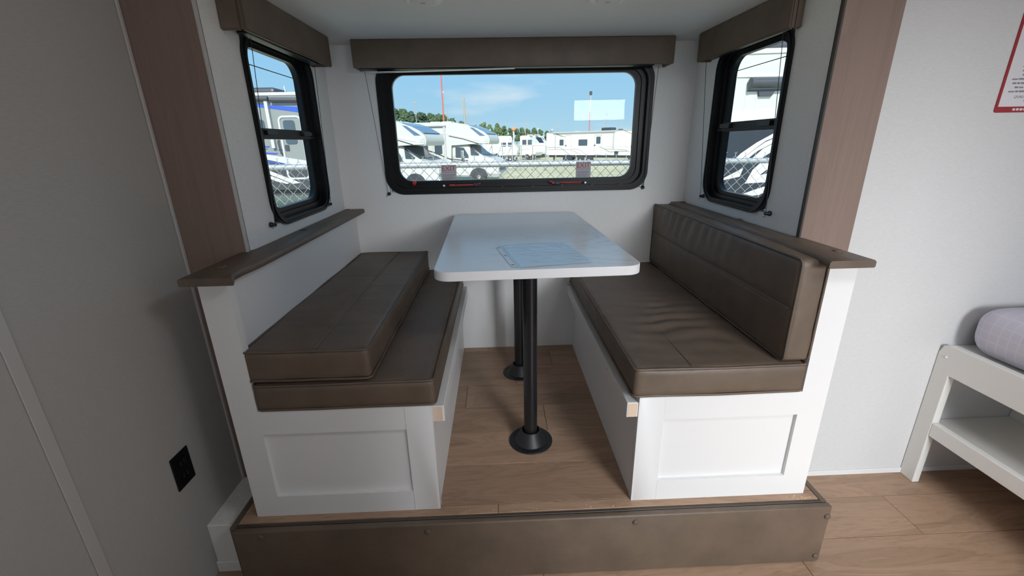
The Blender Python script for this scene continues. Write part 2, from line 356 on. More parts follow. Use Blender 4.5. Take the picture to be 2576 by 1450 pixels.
bm = B(); lathe(bm, [(.004, 0), (.004, .006), (.008, .009), (.0115, .016), (.0105, .023), (.006, .028), (.001, .029)], (-.455, -.014, .982), 16, '-y'); obj('knob', bm, M['redball'], w1, 'red round pull knob', smooth=True)
for x in (.007, .17, .327, .488, .643):
    bm = B(); prism(bm, [(x-.006, .950), (x+.006, .950), (x+.003, .957), (x-.003, .957)], -.017, -.012, XZ(0)); obj('clip', bm, M['blackplastic'], w1)
for sx0, zt in ((-.3185, 1.068), (.4075, 1.070)):
    bm = bx(sx0, sx0+.081, .0345, .0355, zt-.082, zt); st = obj('exit_sticker', bm, M['sticker'], w1, 'grey exit sticker with red lettering on the pane')
    f = lambda u, v, w: Vector((u, .0342-w, v))
    bm = text_bm('EXIT', .036, lambda x, y, z: Vector((sx0+.0405+x*1.0, .0342-z, zt-.031+y)), .0004, 'CENTER'); obj('exit_lettering', bm, M['print_red'], st)
    bm = text_bm('FOR EMERGENCY USE ONLY', .0062, lambda x, y, z: Vector((sx0+.0405+x, .0342-z, zt-.040+y)), .0003, 'CENTER'); obj('small_lettering', bm, M['print_red'], st)
    bm = B()
    for k, wd in enumerate((.07, .066, .06, .068, .052)): box(bm, sx0+.006, sx0+.006+wd, .0339, .0343, zt-.052-k*.0062, zt-.0498-k*.0062)
    obj('printed_lines', bm, M['print_grey'], st)
# ================================================================== valances
def valance_mesh(L, H, D, th=.012):
    """front board length L along +x, returns to the wall (+y); origin at left front bottom"""
    bm = B(); box(bm, 0, L, 0, th, 0, H, bev=.004); return bm
def valance(label, Mx, L, H, D):
    o = thing('valance', Mx @ Vector((L/2, D/2, 0)), label, 'valance')
    def put(name, bm):
        for v in bm.verts: v.co = Mx @ v.co
        return obj(name, bm, M['leather'], o, angle=40)
    put('front_board', bx(0, L, 0, .014, 0, H, bev=.005))
    put('return_board', bx(0, .014, .0135, D, .001, H, bev=.004)); put('return_board', bx(L-.014, L, .0135, D, .001, H, bev=.004))
    put('wood_cleat', bx(.02, L-.02, D-.018, D, H-.02, H)); return o
VH = ZC-1.5165-.001
valance('brown padded valance box above the wide exit window', Matrix.Translation((-.675, -.122, 1.5165)), 1.510, VH, .1215)
valance('brown padded valance box above the left sliding window', Matrix.Translation((-.758, -.172, 1.5125)) @ Matrix.Rotation(math.radians(-90), 4, 'Z') @ Matrix.Scale(1, 4), .685, VH+.003, .085) if False else None
def side_valance(label, xf0, xf1, y0, y1, xw, z0):
    o = thing('valance', ((xf0+xw)/2, (y0+y1)/2, z0), label, 'valance'); s = 1 if xw > xf0 else -1
    d = Vector((xf1-xf0, y1-y0, 0)); n = Vector((s, 0, 0))
    def slab(name, pts, za, zb):
        bm = B(); prism(bm, pts, za, zb, lambda u, v, w: Vector((u, v, w)))
        bmesh.ops.bevel(bm, geom=[e for e in bm.edges if abs(e.verts[0].co.z-e.verts[1].co.z) < .001 or True], offset=.004, segments=2, affect='EDGES'); obj(name, bm, M['leather'], o, angle=40)
    t = .014*s
    slab('front_board', [(xf0, y0), (xf1, y1), (xf1+t, y1), (xf0+t, y0)], z0, ZC-.001)
    slab('return_board', [(xf0+t*.95, y0), (xw, y0), (xw, y0+.014), (xf0+t*.95, y0+.014)], z0+.001, ZC-.001)
    slab('return_board', [(xf1+t*.95, y1-.014), (xw, y1-.014), (xw, y1), (xf1+t*.95, y1)], z0+.001, ZC-.001)
side_valance('brown padded valance box above the left sliding window', -.768, -.752, -.860, -.174, XL+.0005, 1.5125)
side_valance('brown padded valance box above the right sliding window', .958, .930, -.787, -.148, XR-.0005, 1.514)
# ================================================================== shades with cords
def shade(label, rail, cords, wall_n):
    o = thing('window_shade', rail[0], label, 'shade')
    a, b, h, d = rail[0], rail[1], rail[2], rail[3]
    bm = bx(min(a[0], b[0]), max(a[0], b[0]), min(a[1], b[1]), max(a[1], b[1]), a[2], a[2]+h, bev=.003); obj('headrail', bm, M['blackplastic'], o)
    if rail[4]: obj('pleat_stack', rail[4], M['bedwhite'], o)
    for p, q in cords:
        bm = B(); tube(bm, [p, q], .0011, 6); c = obj('cord', bm, M['cord'], o)
        bm = B(); Q = Vector(q); n = Vector(wall_n)
        ax = '-y' if n.y < 0 else ('x' if n.x > 0 else '-x')
        base_p = Q.copy()
        if ax == '-y': base_p.y = -.0005
        elif ax == 'x': base_p.x = XL+.0005
        else: base_p.x = XR-.0005
        lathe(bm, [(.0095, 0), (.0095, .006), (.0075, .010), (.0055, .013), (.0065, .018), (.0055, .022), (.001, .0225)], base_p, 14, ax)
        tube(bm, [Q, Q+Vector((.004, -.004, -.006)), Q+Vector((-.012, -.003, -.013))], .0009, 5)
        obj('cord_anchor', bm, M['blackplastic'], c, smooth=True)
bm = B(); prism(bm, [(-.62, 1.505), (.08, 1.5155), (.08, 1.519), (-.62, 1.5085)], -.062, -.03, XZ(0))
shade('black headrail of pleated shade under the back valance with two tension cords', [(-.655, -.075, 1.519), (.76, -.02, 1.519), .03, 0, bm], [((-.643, -.05, 1.52), (-.599, -.018, .927)), ((.787, -.05, 1.52), (.768, -.018, .932))], (0, -1, 0))
shade('black headrail of pleated shade at left window with two tension cords', [(XL+.015, -.80, 1.516), (XL+.05, -.22, 1.516), .03, 0, None], [((XL+.022, -.728, 1.52), (XL+.018, -.795, .909)), ((XL+.022, -.195, 1.52), (XL+.018, -.235, .909))], (1, 0, 0))
shade('black headrail of pleated shade at right window with two tension cords', [(XR-.04, -.75, 1.5175), (XR-.01, -.20, 1.5175), .03, 0, None], [((XR-.022, -.150, 1.52), (XR-.018, -.245, .907)), ((XR-.022, -.725, 1.52), (XR-.018, -.790, .905))], (-1, 0, 0))
# ================================================================== ceiling lights
for cx, cy, lab in ((-.254, -.682, 'round unlit white puck light on ceiling above table, left one'), (.376, -.672, 'round unlit white puck light on ceiling above table, right one')):
    o = thing('ceiling_light', (cx, cy, ZC), lab, 'light')
    bm = B(); lathe(bm, [(.066, 0), (.066, -.003), (.062, -.006), (.046, -.008), (.044, -.0075)], (cx, cy, ZC), 40); obj('trim_ring', bm, M['white'], o, angle=50)
    bm = B(); lathe(bm, [(.0435, -.006), (.0435, -.009), (.040, -.0105), (.012, -.011), (.0115, -.010)], (cx, cy, ZC), 40); lens = obj('lens', bm, M['ceil'], o, angle=50)
    bm = B(); lathe(bm, [(.007, -.009), (.007, -.0115), (.005, -.012)], (cx, cy, ZC), 14); obj('centre_button', bm, M['batten'], lens)
# ================================================================== benches
def bench(side, label):
    s = -1 if side == 'L' else 1
    if side == 'L': xo, xpost, xs, xi, xin = -.856, -.776, -.331, -.2455, -.790
    else: xo, xpost, xs, xi, xin = 1.010, .9265, .4905, .405, .940
    o = thing('dinette_bench', ((xo+xi)/2, -.6, 0), label, 'bench')
    lo, hi = min, max
    def X(a, b): return (min(a, b), max(a, b))
    yb, T = -1.2165, .030
    # L shaped front frame with panel opening: outline drawn in x-z
    zr, zb, zt, zl = .408, .080, .323, .828
    bm = B()
    for (a, b, c, d) in ((*X(xo, xpost), 0, zl), (*X(xpost, xs), zt, zr), (*X(xpost, xs), 0, zb)):
        box(bm, a, b, yb, yb+T, c, d)
    bmesh.ops.remove_doubles(bm, verts=bm.verts, dist=1e-5)
    obj('end_frame', bm, M['white'], o)
    a, b = X(xs, xi); g = .0006
    bm = bx(a+(g if side == 'R' else g), b, yb, yb+T, 0, zr, bev=.0005, seg=1)
    es = [e for e in bm.edges if abs((e.verts[0].co-e.verts[1].co).z) > .3 and all(abs(v.co.x-xi) < .002 and v.co.y < yb+.002 for v in e.verts)]
    if es: bmesh.ops.bevel(bm, geom=es, offset=.011, segments=5, affect='EDGES', profile=.5)
    obj('end_stile', bm, M['white'], o, angle=40)
    a, b = X(xpost, xs); obj('end_panel', bx(a-.01, b+.01, yb+.013, yb+T-.002, zb-.01, zt+.01), M['white'], o)
    # side panel facing the aisle
    a, b = X(xi+.003*s, xi+.018*s); obj('side_panel', bx(a, b, yb+T+.0005, -.001, 0, .392), M['white'], o)
    # cleat along top of the side panel
    xc0, xc1 = xi-.036*s*1.0, xi+.0025*s
    cz0, cz1 = (.337, .3935) if side == 'L' else (.334, .387)
    a, b = X(xc0, xc1); cl = obj('cleat', bx(a, b, yb+.016 if side == 'L' else yb+.004, -.001, cz0, cz1, bev=.0015, seg=1), M['white'], o)
    yy = yb+.016 if side == 'L' else yb+.004
    obj('raw_end', bx(a+.004, b-.006, yy-.0012, yy+.001, cz0+.003, cz1-.003), M['rawwood'], cl, 'bare wood end of the cleat')
    for y in (-.25, -.95):
        bm = B(); dome(bm, (xc0, y, (cz0+cz1)/2), .004, .002, 'x' if side == 'R' else '-x', 8)
        for v in bm.verts:
            v.co.x = xc0-(v.co.x-xc0) if False else v.co.x
        obj('screw', bm, M['chrome'], cl)
    a, b = X(xi+.012*s, xin); obj('seat_board', bx(a, b, yb+T+.0005, -.001, .393, .4075), M['white'], o)
    a, b = X(xo, xin); obj('back_board', bx(a+(0 if side == 'L' else .0), b, yb+T+.0005, -.001, 0, .8275), M['white'], o)
    # padded ledge cap
    n = 26; bm = B(); rows = []
    for i in range(n+1):
        t = i/n; y = -1.268+(1.2665)*t
        if side == 'L':
            x0 = XL+.0015 if y > YF else -.868; x1 = -.739-.024*max(0, 1-abs((t-.02))/.0001)*0
            x1 = -.741 - .010*math.exp(-((t-.06)/.05)**2) + .020*math.exp(-(t/.022)**2)
        else:
            x1 = XR-.0015 if y > YF else 1.012; x0 = .930-.036*(1-t)
            x0 -= .012*math.exp(-(t/.03)**2)
        if y <= YF and t < .035: pass
        z0 = .8285; z1 = .8505
        pr = [(x0, z0+.004), (x0+.003, z0+.0005), (x1-.003, z0+.0005), (x1, z0+.004), (x1, z1-.005), (x1-.0045, z1), (x0+.0045, z1), (x0, z1-.005)]
        rows.append([bm.verts.new((p, y, q)) for p, q in pr])
    for r0, r1 in zip(rows, rows[1:]):
        for k in range(8): bm.faces.new((r0[k], r0[(k+1) % 8], r1[(k+1) % 8], r1[k]))
    bm.faces.new(rows[0]); bm.faces.new(rows[-1][::-1])
    cap = obj('ledge_cap', bm, M['leather'], o, 'brown padded ledge cap', angle=50)
    for y in ((-1.153, -.592, -.03) if side == 'L' else (-1.16, -.608, -.04)):
        bm = B(); dome(bm, (-.82 if side == 'L' else .985, y, .8504), .0135, .0045, 'z', 18); obj('button', bm, M['leather_dk'], cap, smooth=False)
    return o
bench('L', 'white panelled dinette bench at left with two stacked cushions')
bench('R', 'white panelled dinette bench at right with upright back cushion')
# ================================================================== cushions
def cushion_mesh(x0, x1, y0, y1, z0, z1, n, r, puff, face, seam, wr, seed, rear=0):
    """rounded box; face: axis/sign of the large show face; seam: coordinate of the seam line across it"""
    nx, ny, nz_ = n; bm = B(); c = Vector(((x0+x1)/2, (y0+y1)/2, (z0+z1)/2)); h = Vector(((x1-x0)/2, (y1-y0)/2, (z1-z0)/2))
    V = {}
    def vert(i, j, k):
        if (i, j, k) not in V:
            V[(i, j, k)] = bm.verts.new((-1+2*i/nx, -1+2*j/ny, -1+2*k/nz_))
        return V[(i, j, k)]
    for i in range(nx):
        for j in range(ny):
            for k in (0, nz_): bm.faces.new((vert(i, j, k), vert(i+1, j, k), vert(i+1, j+1, k), vert(i, j+1, k)))
    for i in range(nx):
        for k in range(nz_):
            for j in (0, ny): bm.faces.new((vert(i, j, k), vert(i+1, j, k), vert(i+1, j, k+1), vert(i, j, k+1)))
    for j in range(ny):
        for k in range(nz_):
            for i in (0, nx): bm.faces.new((vert(i, j, k), vert(i, j+1, k), vert(i, j+1, k+1), vert(i, j, k+1)))
    for v in bm.verts:
        p = v.co.copy(); q = Vector((p.x*h.x, p.y*h.y, p.z*h.z))
        inn = Vector([max(-h[a]+r, min(h[a]-r, q[a])) for a in range(3)]); d = q-inn
        if d.length > 1e-9: q = inn+d.normalized()*min(r, d.length)
        nrm = Vector((0, 0, 0))
        for a in range(3):
            if abs(p[a]) > .999:
                o_ = [b for b in range(3) if b != a]; nrm[a] += math.copysign(1, p[a])
                u, w = p[o_[0]], p[o_[1]]
                q[a] += math.copysign(1, p[a])*puff*(1-u**4)*(1-w**4)
        wp = q+c
        a, sg = face
        if p[a]*sg > .999:
            q[a] += sg*wr(wp)
            sa, sv = seam
            q[a] -= sg*.0042*math.exp(-((wp[sa]-sv)/.0065)**2)
        else:
            q += nrm*.0022*noise.noise(Vector((wp.x*9, wp.y*9, wp.z*16+seed)))*(1 if nrm.length else 0)
        v.co = q+c
    return bm
def pipe_loop(x0, x1, y0, y1, z, r, axis, wob, seed):
    """rounded rectangle path on plane axis=z value"""
    P = []
    for u, v in rrect(x0, x1, y0, y1, r, 5): P.append((u, v))
    out = []
    for i, p in enumerate(P):
        q = P[(i+1) % len(P)]; d = math.hypot(q[0]-p[0], q[1]-p[1]); m = max(1, int(d/.03))
        for k in range(m): out.append((p[0]+(q[0]-p[0])*k/m, p[1]+(q[1]-p[1])*k/m))
    res = []
    for u, v in out:
        w = wob*noise.noise(Vector((u*7, v*7, seed)))
        res.append((u, v, z+w) if axis == 'z' else (z+w, u, v))
    return res
def folds(fn): return fn
def seat_cushion(label, x0, x1, y0, y1, z0, z1, seamx, wr, seed, group=None, dark=False):
    o = thing('seat_cushion', ((x0+x1)/2, (y0+y1)/2, z0), label, 'cushion', group)
    bm = cushion_mesh(x0, x1, y0, y1, z0, z1, (36, 84, 8), .012, .003, (2, 1), (0, seamx), wr, seed)
    obj('cover', bm, M['leather'], o, smooth=True)
    for z in (z1-.003, z0+.004):
        bm = B(); tube(bm, pipe_loop(x0+.0005, x1-.0005, y0+.0005, y1-.0005, z, .016, 'z', .0022, seed), .0041, 6, True); obj('piping', bm, M['leather_dk'], o, smooth=True)
    bm = B(); tube(bm, [(seamx+.0025*math.sin(y*5+seed), y, z1+.0030+wr(Vector((seamx, y, z1)))-.0022) for y in [y0+.012+(y1-y0-.024)*i/60 for i in range(61)]], .0011, 5); obj('seam', bm, M['stitch'], o)
    return o
n3 = lambda x, y, z: noise.noise(Vector((x, y, z)))
def wrL(p): return .0016*n3(p.x*7, p.y*9, 3)+.0012*n3(p.x*3, p.y*22, 8)
def wrL2(p): return .0020*n3(p.x*6, p.y*7, 13)+.0014*n3(p.x*4, p.y*26, 5)*max(0, 1-abs(p.y+.45)/.5)
def wrR(p):
    env = math.exp(-((p.y+.82)/.24)**2)*(.35+.65*math.exp(-((p.x-.66)/.16)**2))
    yy = p.y+.28*(p.x-.57)+.02*n3(p.x*8, p.y*8, 2)
    f = math.sin(yy*78+2.2*n3(p.x*3, p.y*3, 9)*3)
    return .0018*n3(p.x*6, p.y*7, 23)+.0078*env*f*(.55+.45*n3(p.x*9, p.y*5, 4)*1.6)-.004*math.exp(-((p.y+.8)/.3)**2)*math.exp(-((p.x-.6)/.2)**2)
seat_cushion('brown leatherette seat cushion lying on the left bench under another cushion', -.774, -.232, -1.219, -.003, .4085, .498, -.50, wrL, 1.3)
seat_cushion('wrinkled brown leatherette seat cushion on the right bench', .383, .9235, -1.2195, -.003, .4085, .5085, .568, wrR, 4.1)
# loose back cushion lying flat on the left seat
def wrTop(p): return .0022*n3(p.x*5, p.y*6, 31)+.0011*n3(p.x*3, p.y*30, 5)+.0015*math.sin(p.y*6)
o = thing('back_cushion', (-.60, -.6, .507), 'brown back cushion laid flat on top of the left seat cushion', 'cushion')
obj('cover', cushion_mesh(-.786, -.418, -1.214, -.004, .5065, .609, (30, 90, 8), .012, .003, (2, 1), (0, -.578), wrTop, 7.7), M['leather'], o, smooth=True)
for z in (.605, .511):
    bm = B(); tube(bm, pipe_loop(-.7865, -.4175, -1.2145, -.0045, z, .016, 'z', .0035, 5.5), .0038, 6, True); obj('piping', bm, M['leather_dk'], o, smooth=True)
bm = B(); tube(bm, [(-.578+.004*math.sin(y*4), y, .6095+wrTop(Vector((-.578, y, 0)))) for y in [-1.2+1.19*i/60 for i in range(61)]], .0016, 5); obj('seam', bm, M['stitch'], o)
bm = B(); box(bm, -.7895, -.786, -1.19, -1.186, .555, .57, bev=.001, seg=1); tube(bm, [(-.789, -1.203, .562), (-.790, -1.208, .548), (-.789, -1.21, .532)], .003, 6)
obj('zipper_pull', bm, M['blackplastic'], o)
# upright back cushion on the right bench
def wrBack(p):
    env = max(0, (p.z-.69)/.14)
    return .0020*n3(p.y*5, p.z*5, 41)+.0062*env*math.exp(-((p.y+.35)/.42)**2)*math.sin(p.y*74+p.z*26+3*n3(p.y*4, p.z*3, 6))+.0012*n3(p.y*16, p.z*4, 3)
o = thing('back_cushion', (.885, -.6, .513), 'brown back cushion standing upright against the right bench back', 'cushion')
obj('cover', cushion_mesh(.840, .9245, -1.2155, -.004, .5165, .840, (7, 96, 30), .012, .003, (0, -1), (2, .690), wrBack, 2.7), M['leather'], o, smooth=True)
for x in (.8435, .921):
    bm = B(); tube(bm, pipe_loop(-1.216, -.0035, .5175, .8405, x, .018, 'x', .0018, 3.5), .0038, 6, True); obj('piping', bm, M['leather_dk'], o, smooth=True)
bm = B(); tube(bm, [(.8365-wrBack(Vector((0, y, .69))), y, .690+.0015*math.sin(y*6)) for y in [-1.2+1.19*i/60 for i in range(61)]], .0012, 5); obj('seam', bm, M['stitch'], o)
# ================================================================== step fascia
o = thing('step_fascia', (.08, -1.27, FL), 'brown padded fascia board across the front of the raised floor', 'fascia')
bm = bx(-.910, 1.070, -1.2795, -1.2565, FL+.006, -.001, bev=.006, seg=3); pb = obj('padded_board', bm, M['leather'], o, angle=40)
obj('edge_strip', bx(-.908, 1.050, -1.256, -1.2455, FL+.05, -.0015, bev=.0015, seg=1), M['dark'], o, 'dark strip behind the padded board')
bm = bx(1.0465, 1.066, -1.256, YF-.002, FL+.006, .0, bev=.003); obj('side_board', bm, M['leather'], o, angle=40)
bm = bx(-.930, -.9065, -1.256, YF-.002, FL+.006, -.006, bev=.003); obj('side_board', bm, M['leather'], o, angle=40)
for x, z in ((-.82, -.0225), (-.282, -.031), (.405, -.0285), (1.058, -.041), (1.053, -.217)):
    bm = B(); dome(bm, (x, -1.2794, z), .0105, .006, '-y', 18); obj('button', bm, M['leather_dk'], pb)
bm = B(); rnd = random.Random(4)
for i in range(46):
    x = .985+rnd.gauss(0, .022) if i < 36 else rnd.uniform(-.2, .9); y = -1.231+abs(rnd.gauss(0, .006))-.01 if i < 36 else -1.235+rnd.uniform(-.004, .008)
    q = rnd.uniform(.0009, .0022); box(bm, x-q, x+q, y-q*.6, y+q*.6, .0001, .0012)
obj('sawdust', bm, pm('pale_sawdust', (.70, .52, .30), .9), None, 'pale sawdust crumbs on the raised floor before the right bench', 'crumbs', None, 'stuff')
# ================================================================== table
TX, TY, TW, TL, TZ, TA = .0825, -.592, .6365, 1.111, .816, .0269
o = thing('dinette_table', (TX, TY, 0), 'white marble look table on two black pedestal legs', 'table')
ca, sa = math.cos(TA), math.sin(TA)
tf = lambda u, v, w: Vector((TX+ca*u-sa*v, TY+sa*u+ca*v, w))
outl = rrect(-TW/2, TW/2, -TL/2, TL/2, .052, 10)
bm = B(); prism(bm, outl, TZ-.0295, TZ, tf)
top = obj('tabletop', bm, [M['marble'], M['tableedge']], o)
for p in top.data.polygons:
    if abs(p.normal.z) < .5: p.material_index = 1
bv = top.modifiers.new('edge', 'BEVEL'); bv.width = .0022; bv.segments = 2; bv.limit_method = 'ANGLE'
for lx, ly, lab in ((.0871, -.878, 'black pedestal leg nearest the front'), (.0725, -.315, 'black pedestal leg near the back wall')):
    bm = B(); lathe(bm, [(.0268, .03), (.0268, TZ-.032)], (lx, ly, 0), 36); lg = obj('leg', bm, M['blackmetal'], o, lab, angle=40)
    bm = B(); lathe(bm, [(.0895, 0), (.0895, .003), (.088, .0045), (.070, .006), (.066, .0055), (.0635, .008), (.040, .052), (.037, .055), (.0345, .054), (.0335, .040), (.0268, .040)], (lx, ly, 0), 44); obj('base_flange', bm, M['blackplastic'], lg, angle=35)
    for k in range(8):
        a = 2*math.pi*(k+.5)/8; bm = B(); dome(bm, (lx+.0785*math.cos(a), ly+.0785*math.sin(a), .0048), .0045, .003, 'z', 10); obj('screw', bm, M['blackmetal'], lg)
    bm = B(); lathe(bm, [(.080, TZ-.034), (.080, TZ-.0305)], (lx, ly, 0), 32); obj('top_plate', bm, M['blackmetal'], lg)
    if ly < -.5:
        bm = B(); rnd = random.Random(9); z = .672
        a0 = .02
        def cyl(a, zz, rr=.0271): return Vector((lx+rr*math.cos(a), ly+rr*math.sin(a), zz))
        while z > .585:
            hh = rnd.choice((.003, .0045, .006)); a1 = a0-.18-rnd.uniform(0, .10)
            vs = [bm.verts.new(cyl(a, q)) for a, q in ((a0-.10, z), (a1-.05, z), (a1-.05, z-hh*.55), (a0-.10, z-hh*.55))]; bm.faces.new(vs); z -= hh+.0016
        for k in range(10):
            pass
        vs = [bm.verts.new(cyl(-.25+.16*math.cos(t*math.pi/5), .560+.0062*math.sin(t*math.pi/5))) for t in range(10)]; bm.faces.new(vs)
        obj('printed_marks', bm, pm('white_print', (.55, .55, .56), .6), lg, 'small white printed marks down the leg')
# sheet protector with paper
o = thing('sheet_protector', (.12, -.96, TZ), 'wrinkled clear plastic sleeve holding white paper on the table', 'document')
cA, cB, cC, cD = Vector((-.0206, -.8204)), Vector((.2171, -.788)), Vector((.2734, -1.0953)), Vector((.0356, -1.1348))
def bil(u, v): return cA*(1-u)*(1-v)+cB*u*(1-v)+cC*u*v+cD*(1-u)*v
def sheet(u0, u1, v0, v1, n, zf):
    bm = B(); g = [[bm.verts.new((*bil(u0+(u1-u0)*i/n, v0+(v1-v0)*j/n), zf(i/n, j/n))) for i in range(n+1)] for j in range(n+1)]
    for j in range(n):
        for i in range(n): bm.faces.new((g[j][i], g[j][i+1], g[j+1][i+1], g[j+1][i]))
    return bm
def zp(u, v): return TZ+.0011+.0008*abs(n3(u*3, v*4, 2))
obj('paper', sheet(.035, .96, .01, .97, 24, zp), M['paper'], o, smooth=True)
def zs(u, v):
    e = min(u, 1-u, v, 1-v); k = min(1, e*9)
    return TZ+.0030+k*(.0022*abs(n3(u*4+.5, v*7, 5))+.0010*n3(u*9, v*16, 8)+.0022*max(0, n3(u*3, v*12, 15)-.15))+.003*max(0, n3(u*6, v*6, 1))*(v > .8)
obj('sleeve', sheet(0, 1, 0, 1, 60, zs), M['plastic'], o, smooth=True)
def zst(u, v): return TZ+.0012
bm = sheet(-.075, .0, .08, .945, 6, zst); stp = obj('binding_strip', bm, pm('milky_plastic', (.66, .72, .78), .3), o, 'punched binding strip of the sleeve')
for v in (.13, .50, .87):
    c = bil(-.04, v); bm = B(); lathe(bm, [(.0048, 0), (.0048, .0004)], (c.x, c.y, TZ+.0015), 14); obj('punched_hole', bm, pm('hole_shadow', (.22, .26, .30), .8), stp)
# ================================================================== wall outlet
o = thing('outlet', (PXL, -1.222, .155), 'black outlet plate on the dim left partition', 'outlet')
obj('cover_plate', bx(PXL+.0002, PXL+.005, -1.260, -1.184, .154, .272, bev=.002), M['black'], o)
for z in (.190, .236):
    r = obj('receptacle', bx(PXL+.0045, PXL+.0065, -1.239, -1.205, z-.016, z+.016, bev=.004), M['black'], o)
    bm = B(); box(bm, PXL+.006, PXL+.0068, -1.231, -1.229, z-.006, z+.006); box(bm, PXL+.006, PXL+.0068, -1.215, -1.213, z-.006, z+.006); obj('slots', bm, M['cord'], r)
# ================================================================== bunk bed
BX = 1.7345
o = thing('bunk_bed', (2.1, -1.6, FL), 'white bunk bed frame with open shelf beside the bright wall', 'bed')
yE, y1 = YW-.0015, -2.30
bm = B()
pts = [(yE, FL), (yE, .345), (yE-.012, .378), (yE-.035, .388), (y1, .388), (y1, .268), (yE-.063, .268), (yE-.063, FL)]
prism(bm, pts, BX, BX+.030, YZ(0)); sfm = obj('side_frame', bm, M['bedwhite'], o)
bvm = sfm.modifiers.new('edge', 'BEVEL'); bvm.width = .003; bvm.segments = 2; bvm.limit_method = 'ANGLE'
obj('lower_rail', bx(BX+.001, BX+.029, y1, yE-.0635, -.011, .052, bev=.003), M['bedwhite'], o)
obj('leg', bx(BX, BX+.030, y1-.06, y1-.0005, FL, .388, bev=.003), M['bedwhite'], o)
obj('shelf', bx(BX+.0295, 2.98, y1, yE-.001, .008, .022), M['bedwhite'], o)
obj('divider_panel', bx(2.144, 2.160, y1, yE-.001, .0225, .355), M['bedwhite'], o)
obj('bed_deck', bx(BX+.0305, 2.98, y1, yE-.001, .356, .370), M['bedwhite'], o)
bm = B(); dome(bm, (BX, -.906, .338), .005, .004, '-x', 12); obj('screw_cap', bm, M['bedwhite'], o)
bm = cushion_mesh(1.772, 2.95, -2.28, -.905, .371, .565, (40, 60, 10), .075, .006, (2, 1), (0, 9), lambda p: .004*n3(p.x*6, p.y*6, 2), 2)
tag(obj('mattress', bm, M['quilt'], None, smooth=True), 'lavender white quilted mattress on the bunk bed', 'mattress')
# ================================================================== notice on the wall
o = thing('notice', (1.78, YW, 1.24), 'red bordered notice sheet high on the bright wall', 'sign')
x0, x1, z0, z1 = 1.652, 1.892, 1.240, 1.585
bm = B(); prism(bm, rrect(x0, x1, z0, z1, .008, 4), -.003, -.0005, XZ(YW)); bd = obj('red_backing', bm, M['signred'], o)
bm = bx(x0+.0085, x1-.0085, YW-.0038, YW-.0028, z0+.018, z1-.02); pg = obj('page', bm, M['signpage'], o)
bm = B(); rnd = random.Random(2)
for k in range(19):
    z = z0+.062+k*.0125
    if k == 6: continue
    wd = rnd.uniform(.12, .19); c = (x0+x1)/2; xx = c-wd/2
    while xx < c+wd/2:
        ww = rnd.uniform(.008, .022); box(bm, xx, min(xx+ww, c+wd/2), YW-.0043, YW-.0037, z, z+.0040+rnd.choice((0, .0012))); xx += ww+.003
obj('text_lines', bm, M['signtext'], pg)['kind'] = 'stuff'
bm = bx(x0+.05, x1-.05, YW-.0043, YW-.0037, z0+.1385, z0+.1400); obj('red_rule', bm, M['signred'], pg)
for t, dz in (("QUALITY IS NOT AN ACT,", .044), ("IT'S A HABIT", .033)):
    bm = text_bm(t, .0115, lambda x, y, z, dz=dz: Vector(((x0+x1)/2+x, YW-.0040-z, z0+dz+y)), .0003, 'CENTER', .2); obj('motto_lettering', bm, M['signtext'], pg)
bm = B(); xx = x0+.062
for k in range(9): box(bm, xx, xx+.009, YW-.0034, YW-.0029, z0+.0055, z0+.0125); xx += .0125
obj('footer_marks', bm, M['signpage'], bd)
#OUTDOOR
# ================================================================== outdoors
GZ = -.80
M['rvwhite'] = pm('white_fibreglass', (.52, .54, .525), .4, 0, .3)
M['tonedwhite'] = pm('white_fibreglass_toned_down', (.42, .45, .43), .45, 0, .3)  # white fibreglass darkened in colour where the sun strikes it full on
M['cream'] = pm('lightened_cream_siding', (.86, .88, .81), .5, 0, .3)  # cream white, lightened to offset the sun's slant on these trailers
M['dimwhite'] = pm('white_fibreglass_dimmed', (.20, .22, .225), .45)  # white trailer side, its weaker light put in as darker colour
M['rvgrey'] = pm('grey_vehicle_stripe', (.46, .47, .48), .4)
M['rvlight'] = pm('pale_grey_panel', (.60, .62, .63), .4)
M['rvdark'] = pm('charcoal_vehicle_trim', (.045, .05, .06), .45)
M['rvnavy'] = pm('navy_vehicle_panel', (.018, .024, .034), .4)
M['rvblue'] = pm('blue_vehicle_stripe', (.03, .09, .55), .4)
M['rvgreen'] = pm('grey_green_stripe', (.30, .34, .32), .5)
M['rvglass'] = pm('dark_vehicle_glass', (.06, .085, .11), .08, 0, .6)
M['capglass'] = pm('blue_tinted_cap_glass', (.10, .17, .27), .1, 0, .6)
M['tyre'] = pm('grey_black_tyre', (.05, .05, .052), .8)
M['galv'] = pm('galvanized_steel', (.42, .44, .45), .45, .35)
M['pole'] = pm('weathered_pole', (.36, .33, .29), .8)
M['redpaint'] = pm('red_mast_paint', (.55, .13, .10), .6)
M['orange'] = pm('orange_tank_paint', (.75, .26, .10), .6)
def gravel():
    m = pm('pale_gravel_yard', (.60, .56, .38), .95, 0, .1); c = coord(m, (1, 1, 1), 'World')
    base(m, ramp(m, nzt(m, c, .35, 6), [(.3, (.42, .38, .26)), (.55, (.52, .475, .315)), (.75, (.58, .53, .36))])); return m
M['gravel'] = gravel()
struct('ground', bx(-160, 160, .12, 420, GZ-.2, GZ), M['gravel'], None, 'pale gravel yard outside the windows')
def veh(name, label, cat, loc, Mx, group=None):
    o = thing(name, loc, label, cat, group)
    def put(nm, bm, mat, parent=None, **k):
        for v in bm.verts: v.co = Mx @ v.co
        return obj(nm, bm, mat, parent or o, **k)
    return o, put
def slab(pts, off=.012, y0=0):
    bm = B(); prism(bm, pts, y0-off, y0+.004, XZ(0)); return bm
def rslab(u0, u1, v0, v1, r=.06, off=.014): return slab(rrect(u0, u1, v0, v1, r, 4), off)
